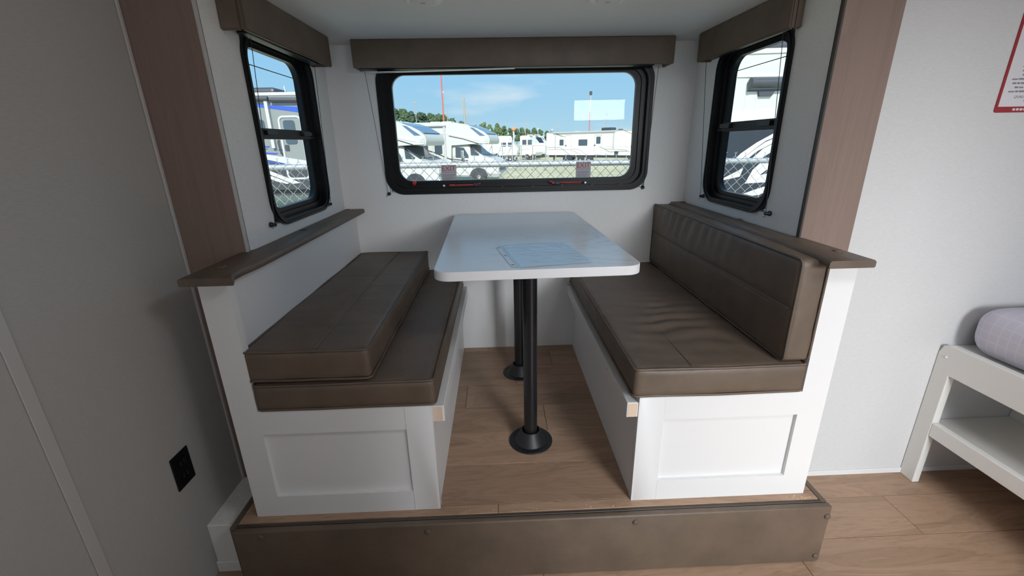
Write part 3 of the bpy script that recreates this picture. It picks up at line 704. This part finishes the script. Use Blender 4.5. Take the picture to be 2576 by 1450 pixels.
def rring(u0, u1, v0, v1, t, r=.08, off=.02):
    bm = B(); ring(bm, rrect(u0, u1, v0, v1, r, 5), rrect(u0+t, u1-t, v0+t, v1-t, max(.02, r-t), 5), -off, .004, XZ(0)); return bm
def band(pts, w):
    """stripe of width w along an open polyline on the side plane"""
    up = [(x, z+w/2) for x, z in pts]; dn = [(x, z-w/2) for x, z in pts]
    bm = B()
    for (a, b, c, d) in zip(up, up[1:], dn[1:], dn): prism(bm, [a, b, c, d], -.013, .004, XZ(0))
    return bm
def wheel(put, x, z, r, y, nm='wheel'):
    bm = B(); lathe(bm, [(r*.62, 0), (r*.66, .02), (r*.97, .02), (r, .06), (r, .2), (r*.95, .22)], (x, y+.02, z), 26, '-y'); 
    for v in bm.verts: v.co.y = y+(y+.02-v.co.y)
    w = put(nm, bm, M['tyre'], angle=40)
    bm = B(); lathe(bm, [(r*.64, .06), (r*.6, .03), (r*.3, .045), (r*.26, .0), (r*.1, -.01)], (x, y, z), 20, '-y')
    for v in bm.verts: v.co.y = y+(y-v.co.y)
    h = put('hub', bm, M['chrome'], w, angle=40); return w
def copy_tree(o, parent=None):
    c = o.copy(); COL.objects.link(c)
    if parent is not None: c.parent = parent; c.matrix_parent_inverse = o.matrix_parent_inverse.copy()
    for ch in list(o.children): copy_tree(ch, c)
    return c
# --- class C motorhomes
YAWC = math.radians(-13)
MC = Matrix.Translation((-.3, 20, 0)) @ Matrix.Rotation(YAWC, 4, 'Z') @ Matrix.Translation((.3, 0, 0)) @ Matrix.Diagonal((1.03, 1, 1, 1))
o, put = veh('motorhome', 'white cab-over motorhome with dark door window, behind the fence at left centre', 'motorhome', (-3, 20, GZ), MC)
cap = [(-.80, 1.17), (-.40, 1.12), (-.33, 1.18), (-.30, 1.34), (-.36, 1.52), (-.60, 1.71), (-.95, 1.89), (-1.40, 2.05), (-2.0, 2.17), (-2.4, 2.20)]
bm = B(); prism(bm, [(-8.2, -.44), (-2.25, -.44), (-2.25, 1.15)]+cap+[(-8.2, 2.22)], 0, 2.35, XZ(0)); bmesh.ops.bevel(bm, geom=[e for e in bm.edges if abs(e.verts[0].co.y-e.verts[1].co.y) < .01], offset=.05, segments=2, affect='EDGES')
put('coach_body', bm, M['rvwhite'], angle=40)
cab = [(-2.25, -.42), (-2.25, 1.12), (-1.45, 1.12), (-1.30, 1.05), (-.80, .60), (-.55, .53), (-.15, .42), (.02, .28), (.06, .0), (.06, -.44)]
bm = B(); prism(bm, cab, .14, 2.2, XZ(0)); bmesh.ops.bevel(bm, geom=[e for e in bm.edges if abs(e.verts[0].co.y-e.verts[1].co.y) < .01], offset=.06, segments=2, affect='EDGES'); put('cab_body', bm, M['rvwhite'], angle=40)
def offs(bm, dy):
    for v in bm.verts: v.co.y += dy
    return bm
put('cab_window', offs(slab([(-2.06, .52), (-1.40, .50), (-1.42, .64), (-1.62, .98), (-2.04, 1.03)]), .13), M['rvglass'])
bm = B(); prism(bm, [(-1.40, 1.085), (-1.30, 1.058), (-.84, .645), (-.80, .60), (-.86, .60), (-1.36, 1.03)], .22, 2.12, lambda u, v, w: Vector((u+.022, w, v+.022))); put('windscreen', bm, M['rvglass'])
bm = B(); prism(bm, [(-1.30, 1.02), (-.86, .66), (-.90, .60), (-1.28, .62)], -.013, .004, XZ(.135)); put('windscreen_corner', bm, M['rvglass'])
bm = B(); prism(bm, [(-.47, 1.60), (-.98, 1.885), (-1.35, 2.02), (-1.36, 2.045), (-.97, 1.915), (-.44, 1.625)], .22, 2.1, lambda u, v, w: Vector((u+.02, w, v+.012))); put('cap_window', bm, M['capglass'])
put('cap_window_side', slab([(-1.24, 1.93), (-1.06, 1.90), (-.50, 1.53), (-.76, 1.53)], .012), M['capglass'])
put('nose_vent', slab([(-.52, 1.42), (-.36, 1.40), (-.42, 1.24), (-.56, 1.26)], .012), M['rvgrey'])
put('stripe', band([(-4.3, 1.98), (-2.3, 1.66), (-.72, 1.33)], .11), M['rvlight'], label='pale grey stripe')
put('stripe', band([(-2.3, 1.55), (-1.6, 1.40), (-.85, 1.17)], .035), M['rvdark'], label='dark thin stripe')
put('stripe', band([(-3.6, .93), (-3.1, .78), (-2.3, .45), (-1.4, .36)], .05), M['rvdark'], label='dark thin stripe')
d = put('entry_door', rring(-3.17, -2.55, -.35, 1.66, .035), M['rvgrey'])
put('door_window', rslab(-3.06, -2.68, .70, 1.55, .07, .02), M['rvglass'], d); put('door_latch', rslab(-3.06, -2.97, .42, .60, .02, .03), M['rvdark'], d)
put('side_window', rslab(-5.2, -3.40, .86, 1.19, .06), M['rvglass'])
bm = B(); tube(bm, [(-7.8, -.06, 2.06), (-2.42, -.06, 2.04)], .055, 8); put('awning_roller', bm, M['rvgrey'])
bm = bx(-2.56, -2.46, -.07, -.005, -.1, 2.06, bev=.01); put('awning_arm', bm, M['rvgrey'])
for x in (-5.4, -3.5, -2.9): put('roof_vent', bx(x, x+.5, .8, 1.4, 2.2, 2.27, bev=.02), M['rvwhite'])
bm = B(); tube(bm, [(-1.66, .14, .55), (-1.62, -.10, .58)], .02, 6); mr = put('mirror', bm, M['rvdark'])
put('mirror_head', bx(-1.72, -1.56, -.17, -.10, .50, .86, bev=.03), M['chrome'], mr)
wheel(put, -.93, GZ+.36, .36, .12); wheel(put, -5.6, GZ+.36, .36, -.0)
bm = B(); prism(bm, [(-1.36, -.40)]+[(-.93+.46*math.cos(math.radians(a)), GZ+.36+.46*math.sin(math.radians(a))) for a in range(175, 0, -15)]+[(-.47, -.40)], -.013, .004, XZ(.137)); put('wheel_arch', bm, M['rvdark'])
put('bumper', bx(-.50, .16, .10, 2.24, -.46, -.22, bev=.05), M['chrome']); put('grille', bx(.03, .08, .5, 1.85, -.16, .2, bev=.01), M['rvdark'])
for y in (.2, 1.8): put('headlight', bx(-.04, .085, y, y+.34, -.02, .2, bev=.03), M['rvlight'])
put('lettering', offs(text_bm('AWK', .20, lambda x, y, z: Vector((-4.15+x*1.2, -.012-z, .62+y)), .004), 0), M['rvdark'])
c2 = copy_tree(o); c2.location = o.location+Vector((-2.55, -3.6, 0)); c2['label'] = 'second white motorhome, its cab cut off by the exit window left edge'
o['group'] = c2['group'] = 'white cab-over motorhomes behind the fence'
# --- long white travel trailer
MT = Matrix.Translation((4.95, 42, 0)) @ Matrix.Rotation(math.atan2(-.675, .738), 4, 'Z')
o, put = veh('travel_trailer', 'long white travel trailer with two doors at right in the exit window', 'trailer', (8.2, 39, GZ), MT)
bm = B(); prism(bm, rrect(0, 9.6, -.03, 2.02, .10, 4), 0, 2.4, XZ(0)); put('body', bm, M['cream'])
put('roof_edge', bx(.25, 9.55, -.05, 2.45, 1.99, 2.05, bev=.01), M['rvgrey'])
for nm, a, b, t in (('door', 2.21, 2.89, 1.78), ('door', 5.30, 6.09, 1.72)):
    d = put(nm, rring(a, b, .0, t, .05), M['rvgrey']); put('handle', bx(a+.02, a+.16, -.07, -.015, .80, .88, bev=.01), M['rvdark'], d)
    if a > 5: put('door_window', rslab(5.51, 5.94, .95, 1.56, .05), M['rvglass'], d)
put('window', rslab(1.55, 2.01, .84, 1.38), M['rvglass']); put('window', rslab(3.66, 4.60, .80, 1.35), M['rvglass'])
put('hatch_door', rring(6.53, 7.13, .0, .74, .035), M['rvgrey'])
bm = B(); tube(bm, [(.9, -.10, 1.98), (7.4, -.10, 1.96)], .05, 8); put('awning_roller', bm, M['rvgrey'])
for x in (1.11, 7.27): put('awning_arm', bx(x-.05, x+.05, -.09, -.005, .6, 1.96, bev=.01), M['rvgrey'])
for pts, w in (([(0, .68), (1.6, .67), (2.16, .36), (2.73, 0)], .06), ([(0, .50), (2.9, .47), (3.92, 0)], .04), ([(3.0, .53), (3.64, .50), (4.58, 0)], .035), ([(5.85, .70), (6.2, .58), (6.9, .25), (8.59, .32)], .07), ([(6.4, .50), (8.4, .42), (8.8, .25)], .05), ([(.71, 2.0), (1.74, 1.67), (2.2, 1.63)], .06), ([(.95, 1.98), (1.9, 1.69)], .05), ([(8.2, 1.98), (8.9, 1.72)], .06)):
    put('stripe', band(pts, w), M['rvgreen'])
put('battery_box', rslab(7.38, 7.73, .0, .32, .03, .05), M['rvdark'])
put('air_conditioner', bx(5.5, 6.6, .8, 1.6, 2.03, 2.32, bev=.09, seg=3), M['rvdark']); put('roof_vent', bx(7.1, 7.45, .9, 1.3, 2.03, 2.16, bev=.05), M['rvdark'])
put('roof_vent', bx(2.6, 3.1, .9, 1.3, 2.03, 2.12, bev=.03), M['rvgrey'])
put('chassis', bx(.25, 9.2, .1, 2.3, -.24, -.02, bev=.02), M['rvdark'])
put('storage_tank', bx(1.9, 2.9, .05, .8, -.52, -.2, bev=.05), M['rvdark'])
for x in (3.9, 4.85): wheel(put, x, GZ+.36, .36, -.02)
put('stabilizer_jack', bx(.7, .8, .2, .3, GZ, -.2), M['rvdark']); put('stabilizer_jack', bx(8.6, 8.7, .2, .3, GZ, -.2), M['rvdark'])
put('lettering', text_bm('EDDIE BAUER', .20, lambda x, y, z: Vector((7.75+x, -.012-z, .62+y)), .004), M['rvgrey'])
# --- trailers in the middle distance
def mid(label, x0, x1, zt, zb, Y, yaw, nose, dark, name='camper_trailer'):
    Mm = Matrix.Translation((x0, Y, 0)) @ Matrix.Rotation(yaw, 4, 'Z'); w = x1-x0
    o, put = veh(name, label, 'trailer', ((x0+x1)/2, Y, GZ), Mm)
    bm = B(); prism(bm, [(0, zb), (w-nose*.15, zb), (w, zb+.45), (w-nose*.25, zb+.55*(zt-zb)), (w-nose, zt), (.08, zt), (0, zt-.1)], 0, 2.3, XZ(0)); bmesh.ops.bevel(bm, geom=list(bm.edges), offset=.05, segments=2, affect='EDGES'); put('body', bm, M['cream'], angle=40)
    bm = B(); e = .02; prism(bm, [(w-nose*.25+e, zb+.5*(zt-zb)), (w-nose*.42+e, zb+.66*(zt-zb)), (w-nose*.8+e, zt-.1*(zt-zb)+e), (w-nose*.8-.06, zt-.1*(zt-zb)), (w-nose*.42-.06, zb+.66*(zt-zb)), (w-nose*.25-.06, zb+.5*(zt-zb))], .3, 2.0, XZ(0)); put('front_panel', bm, M['rvnavy'] if dark else M['rvlight'])
    put('stripe', band([(.1, zb+.3*(zt-zb)), (w*.6, zb+.36*(zt-zb)), (w-nose*.5, zb+.5*(zt-zb))], .10), M['rvnavy'] if dark else M['rvgrey'])
    for f in (.15, .5): put('window', rslab(w*f, w*f+.55, zb+.55*(zt-zb), zb+.8*(zt-zb)), M['rvglass'])
    put('chassis', bx(.2, w-.3, .1, 2.2, zb-.2, zb+.01), M['rvdark']); put('roof_vent', bx(w*.3, w*.3+.6, .7, 1.4, zt-.01, zt+.13, bev=.05), M['rvwhite'])
    for x in (w*.45, w*.45+.8): wheel(put, x, GZ+.34, .34, -.02)
    put('tongue', bx(w-.1, w+.9, 1.05, 1.25, zb-.14, zb-.02), M['rvdark']); return o
mid('white trailer with a long flat roof behind the metal barrier frame', -1.6, 2.2, 1.98, -.05, 54, math.radians(-4), .3, False)
mid('grey striped trailer with a curved back half hidden by the motorhome nose', .3, 2.4, 1.56, -.15, 48, math.radians(-8), .9, False)
mid('white rounded camper with its nose turned to the right, middle distance', 2.9, 4.95, 1.95, -.35, 52, math.radians(-28), 1.2, False)
mid('dark fronted white trailer just left of the long trailer', 4.3, 6.0, 2.02, -.35, 58, math.radians(-35), 1.1, True)
mid('pale trailer squeezed between the dark fronted one and the long trailer', 5.6, 6.9, 1.90, -.35, 62, math.radians(-25), .8, False)
# black equipment box on a stand by the barrier
o, put = veh('generator', 'black boxy machine with a white disc under the metal barrier', 'machine', (1.2, 34, GZ), Matrix.Translation((1.0, 34, 0)))
put('housing', bx(0, .44, 0, .5, GZ+.12, .14, bev=.05), M['rvdark']); bm = B(); dome(bm, (.13, -.005, -.08), .07, .02, '-y'); put('disc', bm, M['rvwhite']); put('base', bx(-.03, .47, -.02, .52, GZ, GZ+.13, bev=.02), M['galv'])
# --- welded barrier of pipes
o = thing('pipe_barrier', (1, 30, GZ), 'pale pipe barrier with slanted braces in front of the far trailers', 'barrier')
bm = B(); tube(bm, [(-1.4, 30, 1.03), (3.62, 30, .97)], .032, 8); obj('top_rail', bm, M['galv'], o)
for x, t in ((-1.05, .98), (-.27, 1.34), (.47, 1.2), (1.16, 1.31), (1.72, 1.0), (1.82, 1.0), (2.63, .95), (3.58, .95)):
    bm = B(); tube(bm, [(x, 30, GZ), (x, 30, t)], .034, 8); obj('post', bm, M['galv'], o)
for xa, xb in ((-.78, -.30), (-.07, .42), (.66, 1.12), (1.34, 1.74)):
    bm = B(); tube(bm, [(xa, 29.95, .0), (xb, 29.97, 1.0)], .032, 8); obj('brace', bm, M['galv'], o)
for x in (-.2, .5): obj('plate', bx(x-.05, x+.18, 29.97, 30.0, .42, .55), M['galv'], o)
# --- big white trailer with blue stripe seen through the left window
ML = Matrix.Translation((0, 10.5, 0))
o, put = veh('fifth_wheel_trailer', 'white trailer with blue roof stripe beyond the left window', 'trailer', (-7.5, 11.5, GZ), ML)
bm = B(); prism(bm, [(-12, .02), (-4.6, .02), (-4.6, 2.40), (-4.7, 2.52), (-12, 2.57)], 0, 2.5, XZ(0)); put('body', bm, M['dimwhite'])
put('roof_cap', bx(-12, -4.62, -.02, 2.5, 2.49, 2.575, bev=.02), M['rvwhite'])
put('lower_panel', slab([(-12, .02), (-4.62, .02), (-4.62, .60), (-5.9, .72), (-6.5, .86), (-12, 1.0)], .012), M['rvdark'])
put('mid_band', slab([(-12, 1.2), (-6.52, 1.01), (-5.71, .87), (-4.62, .68), (-4.62, .60), (-5.9, .73), (-6.5, .87), (-12, 1.0)], .014), M['rvgrey'])
put('blue_stripe', slab([(-12, 2.42), (-7.5, 2.36), (-6.55, 2.29), (-5.31, 2.20), (-4.62, 2.14), (-4.62, 1.95), (-5.33, 2.07), (-6.1, 2.18), (-6.56, 2.24), (-12, 2.26)], .012), M['rvblue'])
for p in ([(-7.6, 1.25), (-6.29, 1.21), (-6.31, 1.18), (-7.6, 1.19)], [(-7.2, 1.15), (-6.35, 1.14), (-6.45, 1.11), (-7.2, 1.12)], [(-6.9, 1.08), (-6.09, 1.02), (-6.15, .99), (-6.9, 1.04)], [(-6.05, 1.125), (-5.94, 1.10), (-6.06, 1.09)], [(-6.5, .85), (-6.19, .77), (-5.75, .71), (-5.75, .69), (-6.5, .79)]):
    put('blue_splash', slab(p, .016), M['rvblue'])
put('white_swoosh', slab([(-7.3, .74), (-6.53, .56), (-6.43, .56), (-6.06, .40), (-5.82, .30), (-5.60, .20), (-5.83, .18), (-6.13, .32), (-6.42, .45), (-7.2, .62)], .016), M['rvwhite'])
put('white_swoosh', slab([(-7.2, .52), (-6.53, .44), (-6.27, .36), (-5.92, .20), (-5.99, .18), (-6.28, .26), (-6.52, .37), (-7.2, .44)], .016), M['rvwhite'])
bm = B(); tube(bm, [(-11, -.09, 2.42), (-6.06, -.09, 2.41)], .06, 8); put('awning_roller', bm, M['rvdark'])
bm = B(); tube(bm, [(-6.02, -.08, 2.38), (-4.7, -.08, 2.36)], .062, 8); put('awning_roller', bm, M['rvdark'])
put('awning_arm', bx(-6.19, -6.10, -.10, -.005, 1.15, 2.36, bev=.01), M['rvgrey'])
d = put('entry_door', rring(-5.94, -5.30, .30, 1.99, .05, .14), M['rvgrey']); put('door_window', rslab(-5.81, -5.50, 1.25, 1.87, .07), M['rvglass'], d)
put('latch_box', rslab(-5.86, -5.75, 1.08, 1.23, .02, .03), M['rvdark'], d)
bm = B(); tube(bm, [(-6.0, -.01, 1.36), (-6.0, -.09, 1.32), (-5.97, -.09, 1.02), (-5.97, -.01, .97)], .017, 6); put('grab_handle', bm, M['rvdark'])
put('side_window', rslab(-7.2, -6.31, 1.45, 1.90, .08), M['rvglass'])
put('air_conditioner', bx(-7.3, -6.24, .8, 1.7, 2.56, 2.80, bev=.10, seg=3), M['rvdark'])
bm = B(); lathe(bm, [(.14, 0), (.135, .05), (.10, .10), (.05, .13), (.01, .138)], (-5.66, 1.0, 2.57), 18); put('satellite_dome', bm, M['rvdark'], smooth=True)
bm = B(); tube(bm, [(-5.86, .6, 2.56), (-5.88, .6, 2.80)], .014, 6); put('antenna', bm, M['rvwhite']); put('roof_vent', bx(-5.98, -5.84, .5, .7, 2.56, 2.63, bev=.02), M['rvwhite'])
put('chassis', bx(-11.8, -4.8, .15, 2.3, -.16, .03), M['rvdark'])
for x in (-8.6, -7.7): wheel(put, x, GZ+.38, .38, -.02)
put('landing_leg', bx(-5.2, -5.1, .3, .4, GZ, -.1), M['galv'])
# --- big white trailer with black lower body seen through the right window
MR = Matrix.Translation((0, 6.6, 0))
o, put = veh('fifth_wheel_trailer', 'white trailer with black and white swooshed lower body beyond the right window', 'trailer', (7, 7.5, GZ), MR)
bm = B(); prism(bm, [(4.12, 1.5), (4.12, 2.62), (4.30, 2.76), (10, 2.86), (10, -.15), (3.7, -.15), (3.7, .9)], 0, 2.5, XZ(0)); put('body', bm, M['tonedwhite'])
put('roof_edge', slab([(4.16, 2.64), (4.3, 2.74), (10, 2.85), (10, 2.79), (4.3, 2.67)], .03), M['rvwhite'])
put('lower_panel', slab([(3.7, -.14), (3.7, .9), (4.1, 1.46), (10, 1.6), (10, -.14)], .012), M['rvnavy'])
put('mid_band', slab([(4.1, 1.46), (4.12, 1.66), (4.59, 1.69), (5.63, 1.74), (10, 1.78), (10, 1.56)], .014), M['rvgrey'])
sw = 'white_swoosh'
for p, mt, ofs in (([(8, 1.9), (6.6, 1.58), (5.64, 1.30), (5.53, 1.26), (5.21, 1.09), (4.92, .89), (4.72, .69), (4.85, .70), (5.15, .94), (5.39, 1.12), (5.64, 1.21), (6.6, 1.42), (8, 1.6)], 'rvwhite', .018),
                   ([(6.6, 1.41), (5.65, 1.20), (5.39, 1.10), (5.15, .93), (4.86, .70), (5.0, .72), (5.24, .92), (5.63, 1.12), (6.6, 1.33)], 'rvgrey', .018),
                   ([(6.6, 1.32), (5.64, 1.11), (5.36, .97), (5.17, .79), (5.27, .71), (5.39, .81), (5.65, .97), (6.6, 1.15)], 'rvwhite', .018),
                   ([(6.6, .95), (5.63, .81), (5.40, .74), (5.21, .56), (5.09, .29), (5.61, .31), (6.4, .40), (6.4, .52), (5.62, .50), (5.37, .45), (5.49, .55), (5.63, .59), (6.6, .70)], 'rvwhite', .018),
                   ([(6.6, .42), (5.62, .25), (5.28, .15), (4.95, .03), (5.10, .02), (5.41, .05), (5.62, .13), (6.6, .22)], 'rvwhite', .018),
                   ([(4.59, .39), (5.01, .60), (4.96, .43), (4.60, .36)], 'rvgrey', .018)):
    put(sw if mt == 'rvwhite' else 'grey_swoosh', slab(p, ofs), M[mt])
put('drip_rail', bx(4.64, 10, -.03, .01, 2.28, 2.33, bev=.01), M['rvlight'])
bm = B(); tube(bm, [(4.90, -.12, 2.17), (9.5, -.12, 2.20)], .085, 14); put('awning_roller', bm, M['rvdark'], angle=40)
bm = B(); lathe(bm, [(.095, 0), (.095, .05), (.06, .06)], (4.90, -.12, 2.17), 14, '-x'); put('roller_cap', bm, M['rvdark'])
put('awning_bracket', slab([(4.87, 2.06), (5.56, 2.07), (5.56, 2.04), (5.39, 2.03), (5.34, 1.94), (5.10, 1.94), (5.07, 2.03), (4.87, 2.03)], .06), M['rvdark'])
for x in (4.86, 5.07): put('seam_line', bx(x-.006, x+.006, -.006, .005, 1.48, 2.03), M['rvgrey'])
put('air_conditioner', bx(5.12, 6.4, .5, 1.4, 2.78, 3.02, bev=.10, seg=3), M['rvdark'])
for x in (7.6, 8.5): wheel(put, x, GZ+.38, .38, -.02)
put('landing_leg', bx(4.6, 4.7, .3, .4, GZ, -.1), M['galv'])
# --- chain link fence
o = thing('chain_link_fence', (0, .95, GZ), 'galvanized chain link fence with a pipe top rail outside the windows', 'fence')
bm = B(); tube(bm, [(-4.5, .968, 1.052), (5.0, .968, .992)], .0205, 12); obj('top_rail', bm, M['galv'], o, angle=50)
P_ = .0375; bm = B(); bt = B(); k = 0; x = -4.4
while x < 4.9:
    zt = 1.062-.0063*(x+.2); pts = []; z = zt; q_ = 0
    while z > GZ+.05:
        pts.append((x+P_*.49*(-1 if (q_+k) % 2 else 1), .945+(.004 if (q_+k) % 2 else -.004), z)); z -= P_; q_ += 1
    for a, b in zip(pts, pts[1:]):
        A, D = Vector(a), Vector(b); t = (D-A).normalized(); n1 = t.cross(Vector((0, 1, 0))).normalized()*.0017; n2 = Vector((0, .0017, 0))
        q = [[bm.verts.new(p+w) for w in (n1, n2, -n1, -n2)] for p in (A, D)]
        for i in range(4): bm.faces.new((q[0][i], q[0][(i+1) % 4], q[1][(i+1) % 4], q[1][i]))
    if k % 2 == 0:
        xx = x+P_*.5
        for sg in (-1, 1): tube(bt, [(xx+sg*.001, .943, zt-.003), (xx+sg*.0008, .943, zt+.016), (xx+sg*.009, .943, zt+.029)], .0017, 4)
    x += P_; k += 1
me_kind = obj('wire_mesh', bm, M['galv'], o); me_kind['kind'] = 'stuff'
tb = obj('wire_barbs', bt, M['galv'], o); tb['kind'] = 'stuff'
for x in (-3.0, 3.4):
    bm = B(); tube(bm, [(x, .975, GZ), (x, .975, 1.02)], .028, 12); obj('post', bm, M['galv'], o)
# --- masts and poles
def mast(name, label, cat, x, y, ztop, r, mat, r2=None): 
    bm = B(); tube(bm, [(x, y, GZ), (x+.02, y, ztop)], r, 8, r2=r2 or r*.7); o = thing(name, (x, y, GZ), label, cat); obj('shaft', bm, mat, o); return o
def far(x, z, y0, y1): t = (y1+2.38)/(y0+2.38); return (-.024+(x+.024)*t, 1.17+(z-1.17)*t)
o = mast('radio_mast', 'tall red radio mast rising over the motorhome roof', 'mast', -9.03, 80, 13.6, .15, M['redpaint'], .10)
bm = B(); lathe(bm, [(.12, 0), (.12, .25), (.02, .3)], (-8.85, 80, 9.6), 10); obj('beacon', bm, M['rvwhite'], o)
o = mast('floodlight_mast', 'red and grey floodlight mast over the long trailer', 'mast', 16.93, 80, 9.0, .10, M['redpaint'])
bm = B(); tube(bm, [(16.93, 80, 6.2), (17.0, 80, 9.4)], .09, 8); obj('upper_shaft', bm, M['rvgrey'], o); obj('lamp_head', bx(16.75, 17.2, 79.8, 80.1, 8.9, 9.5, bev=.05), M['rvdark'], o)
o = mast('utility_pole', 'wooden utility pole with three short crossarms', 'pole', -5.32, 80, 8.75, .20, M['pole'])
for z in (8.5, 7.5, 6.4): obj('crossarm', bx(-5.95, -5.2, 79.9, 80.0, z-.05, z+.06), M['pole'], o)
for x, zt, lab in ((-4.68, 6.8, 'thin grey pole just right of the utility pole'), (-13.86, 8.4, 'thin pale pole over the trees at far left of the exit window'), (-8.35, 6.7, 'thin grey pole just right of the red mast'), (19.97, 6.0, 'thin dark pole right of the floodlight mast'), (22.48, 4.3, 'short thin pole at the right end of the long trailer'), (11.27, 3.9, 'short pale pole over the left end of the long trailer'), (5.39, 4.5, 'thin pole just right of the orange tank')):
    o = mast('utility_pole', lab, 'pole', x, 80, zt, .075, M['pole'])
    obj('crossarm', bx(x-.3, x+.3, 79.95, 80.05, zt-.3, zt-.22), M['pole'], o)
for x, zt, lab in ((-.92, 3.35, 'short white lamp post just right of the motorhome nose'), (7.67, 3.45, 'white lamp post behind the dark fronted trailer'), (10.21, 3.25, 'white lamp post above the long trailer left end')):
    o = mast('lamp_post', lab, 'lamp post', x, 80, zt, .07, M['rvwhite']); bm = B(); lathe(bm, [(.05, -.25), (.16, -.1), (.16, .1), (.03, .2)], (x, 80, zt), 10); obj('lamp_head', bm, M['rvwhite'], o)
o = thing('water_tank', (5.3, 130, GZ), 'round orange water tank on a pale stem in front of far trees', 'tank')
bm = B(); tube(bm, [(5.24, 128, GZ), (5.24, 128, 4.4)], .20, 10); obj('stem', bm, M['rvlight'], o); bm = B(); bmesh.ops.create_icosphere(bm, subdivisions=3, radius=.62, matrix=Matrix.Translation((5.24, 128, 4.85)) @ Matrix.Diagonal((1, 1, .92, 1))); obj('tank', bm, M['orange'], o, smooth=True)
# --- trees
def leafmat(i, a, b):
    m = pm('tree_leaves_%d' % i, a, .8, 0, .15); c = coord(m, (1, 1, 1), 'World'); base(m, ramp(m, nzt(m, c, 1.3, 5), [(.35, b), (.65, a)])); return m
LM = [leafmat(1, (.105, .155, .075), (.045, .075, .045)), leafmat(2, (.15, .20, .085), (.06, .10, .05)), leafmat(3, (.085, .13, .085), (.04, .066, .052))]
BARK = pm('tree_bark', (.12, .09, .07), .9)
def tree(x, y, zt, w, mi, label):
    o = thing('tree', (x, y, GZ), label, 'tree', 'trees on the skyline behind the vehicles')
    rnd = random.Random(int(x*31+y)); H = zt-GZ; bm = B()
    n = 15
    for k in range(n):
        a = rnd.uniform(0, 6.28); f = rnd.uniform(0, 1); h = .42+.5*f; rad = w*(.22+.20*math.sin(min(1, h)*3.1))*rnd.uniform(.7, 1.1)
        if k == 0: cx = cy = 0; h = .84; rad = w*.34
        else: cx, cy = math.cos(a)*w*.42*(1.1-f*.6), math.sin(a)*w*.42
        r = bmesh.ops.create_icosphere(bm, subdivisions=3, radius=1)
        for v in r['verts']:
            d = v.co.normalized(); s = 1+.36*noise.noise(d*2.1+Vector((k, x, y)))+.30*noise.noise(d*5+Vector((x, k, 2)))+.26*noise.noise(d*11+Vector((k, 3, x)))
            v.co = Vector((x+cx, y+cy, GZ+H*h*.96-rad*.45))+Vector((d.x*rad, d.y*rad, d.z*rad*.9))*s
    mz = max(v.co.z for v in bm.verts)
    for v in bm.verts: v.co.z += (zt-mz)*max(0, (v.co.z-GZ)/(mz-GZ))
    obj('crown', bm, LM[mi], o)
    bm = B(); tube(bm, [(x, y, GZ), (x+.1, y, GZ+H*.55)], w*.07, 8, r2=w*.04); obj('trunk', bm, BARK, o)
ORD = 'first second third fourth fifth sixth seventh eighth ninth tenth eleventh twelfth thirteenth'.split()
for i, (x, z, w) in enumerate(((-31, 11.4, 3.4), (-28.2, 11.1, 3), (-25.6, 11.0, 3), (-23, 10.2, 2.8), (-20.6, 10.0, 2.8), (-18.2, 9.7, 2.6), (-16, 9.5, 2.6), (-14, 9.2, 2.4), (-12.3, 8.2, 2.2), (-9.6, 7.4, 1.7), (-7.6, 6.6, 1.6))):
    t = 1+.085*(i % 3); tree(-.02+(x+.02)*t, -2.4+132.4*t, 1.17+(z-1.17)*t, w*t, 2 if int(x*3) % 2 else 0, 'green tree, %s from the left in the row above the motorhome roofs' % ORD[i])
for i, (x, z, w) in enumerate(((-5.2, 6.3, 1.7), (-3.4, 7.0, 2.0), (-1.5, 6.4, 1.8), (.7, 6.6, 2.0), (2.5, 5.9, 1.7), (4.3, 5.3, 1.5), (6.2, 5.1, 1.5), (7.7, 5.4, 1.6), (9.4, 5.1, 1.5), (11.1, 5.3, 1.7), (12.9, 4.8, 1.5), (14.8, 4.4, 1.4), (16.4, 4.1, 1.4))):
    t = 1+.05*(i % 3); tree(-.02+(x+.02)*t, -2.4+132.4*t, 1.17+(z-1.17)*t, w*t, 1 if x < 3.2 else 0, 'green tree, %s from the left in the row above the far trailers' % ORD[i])
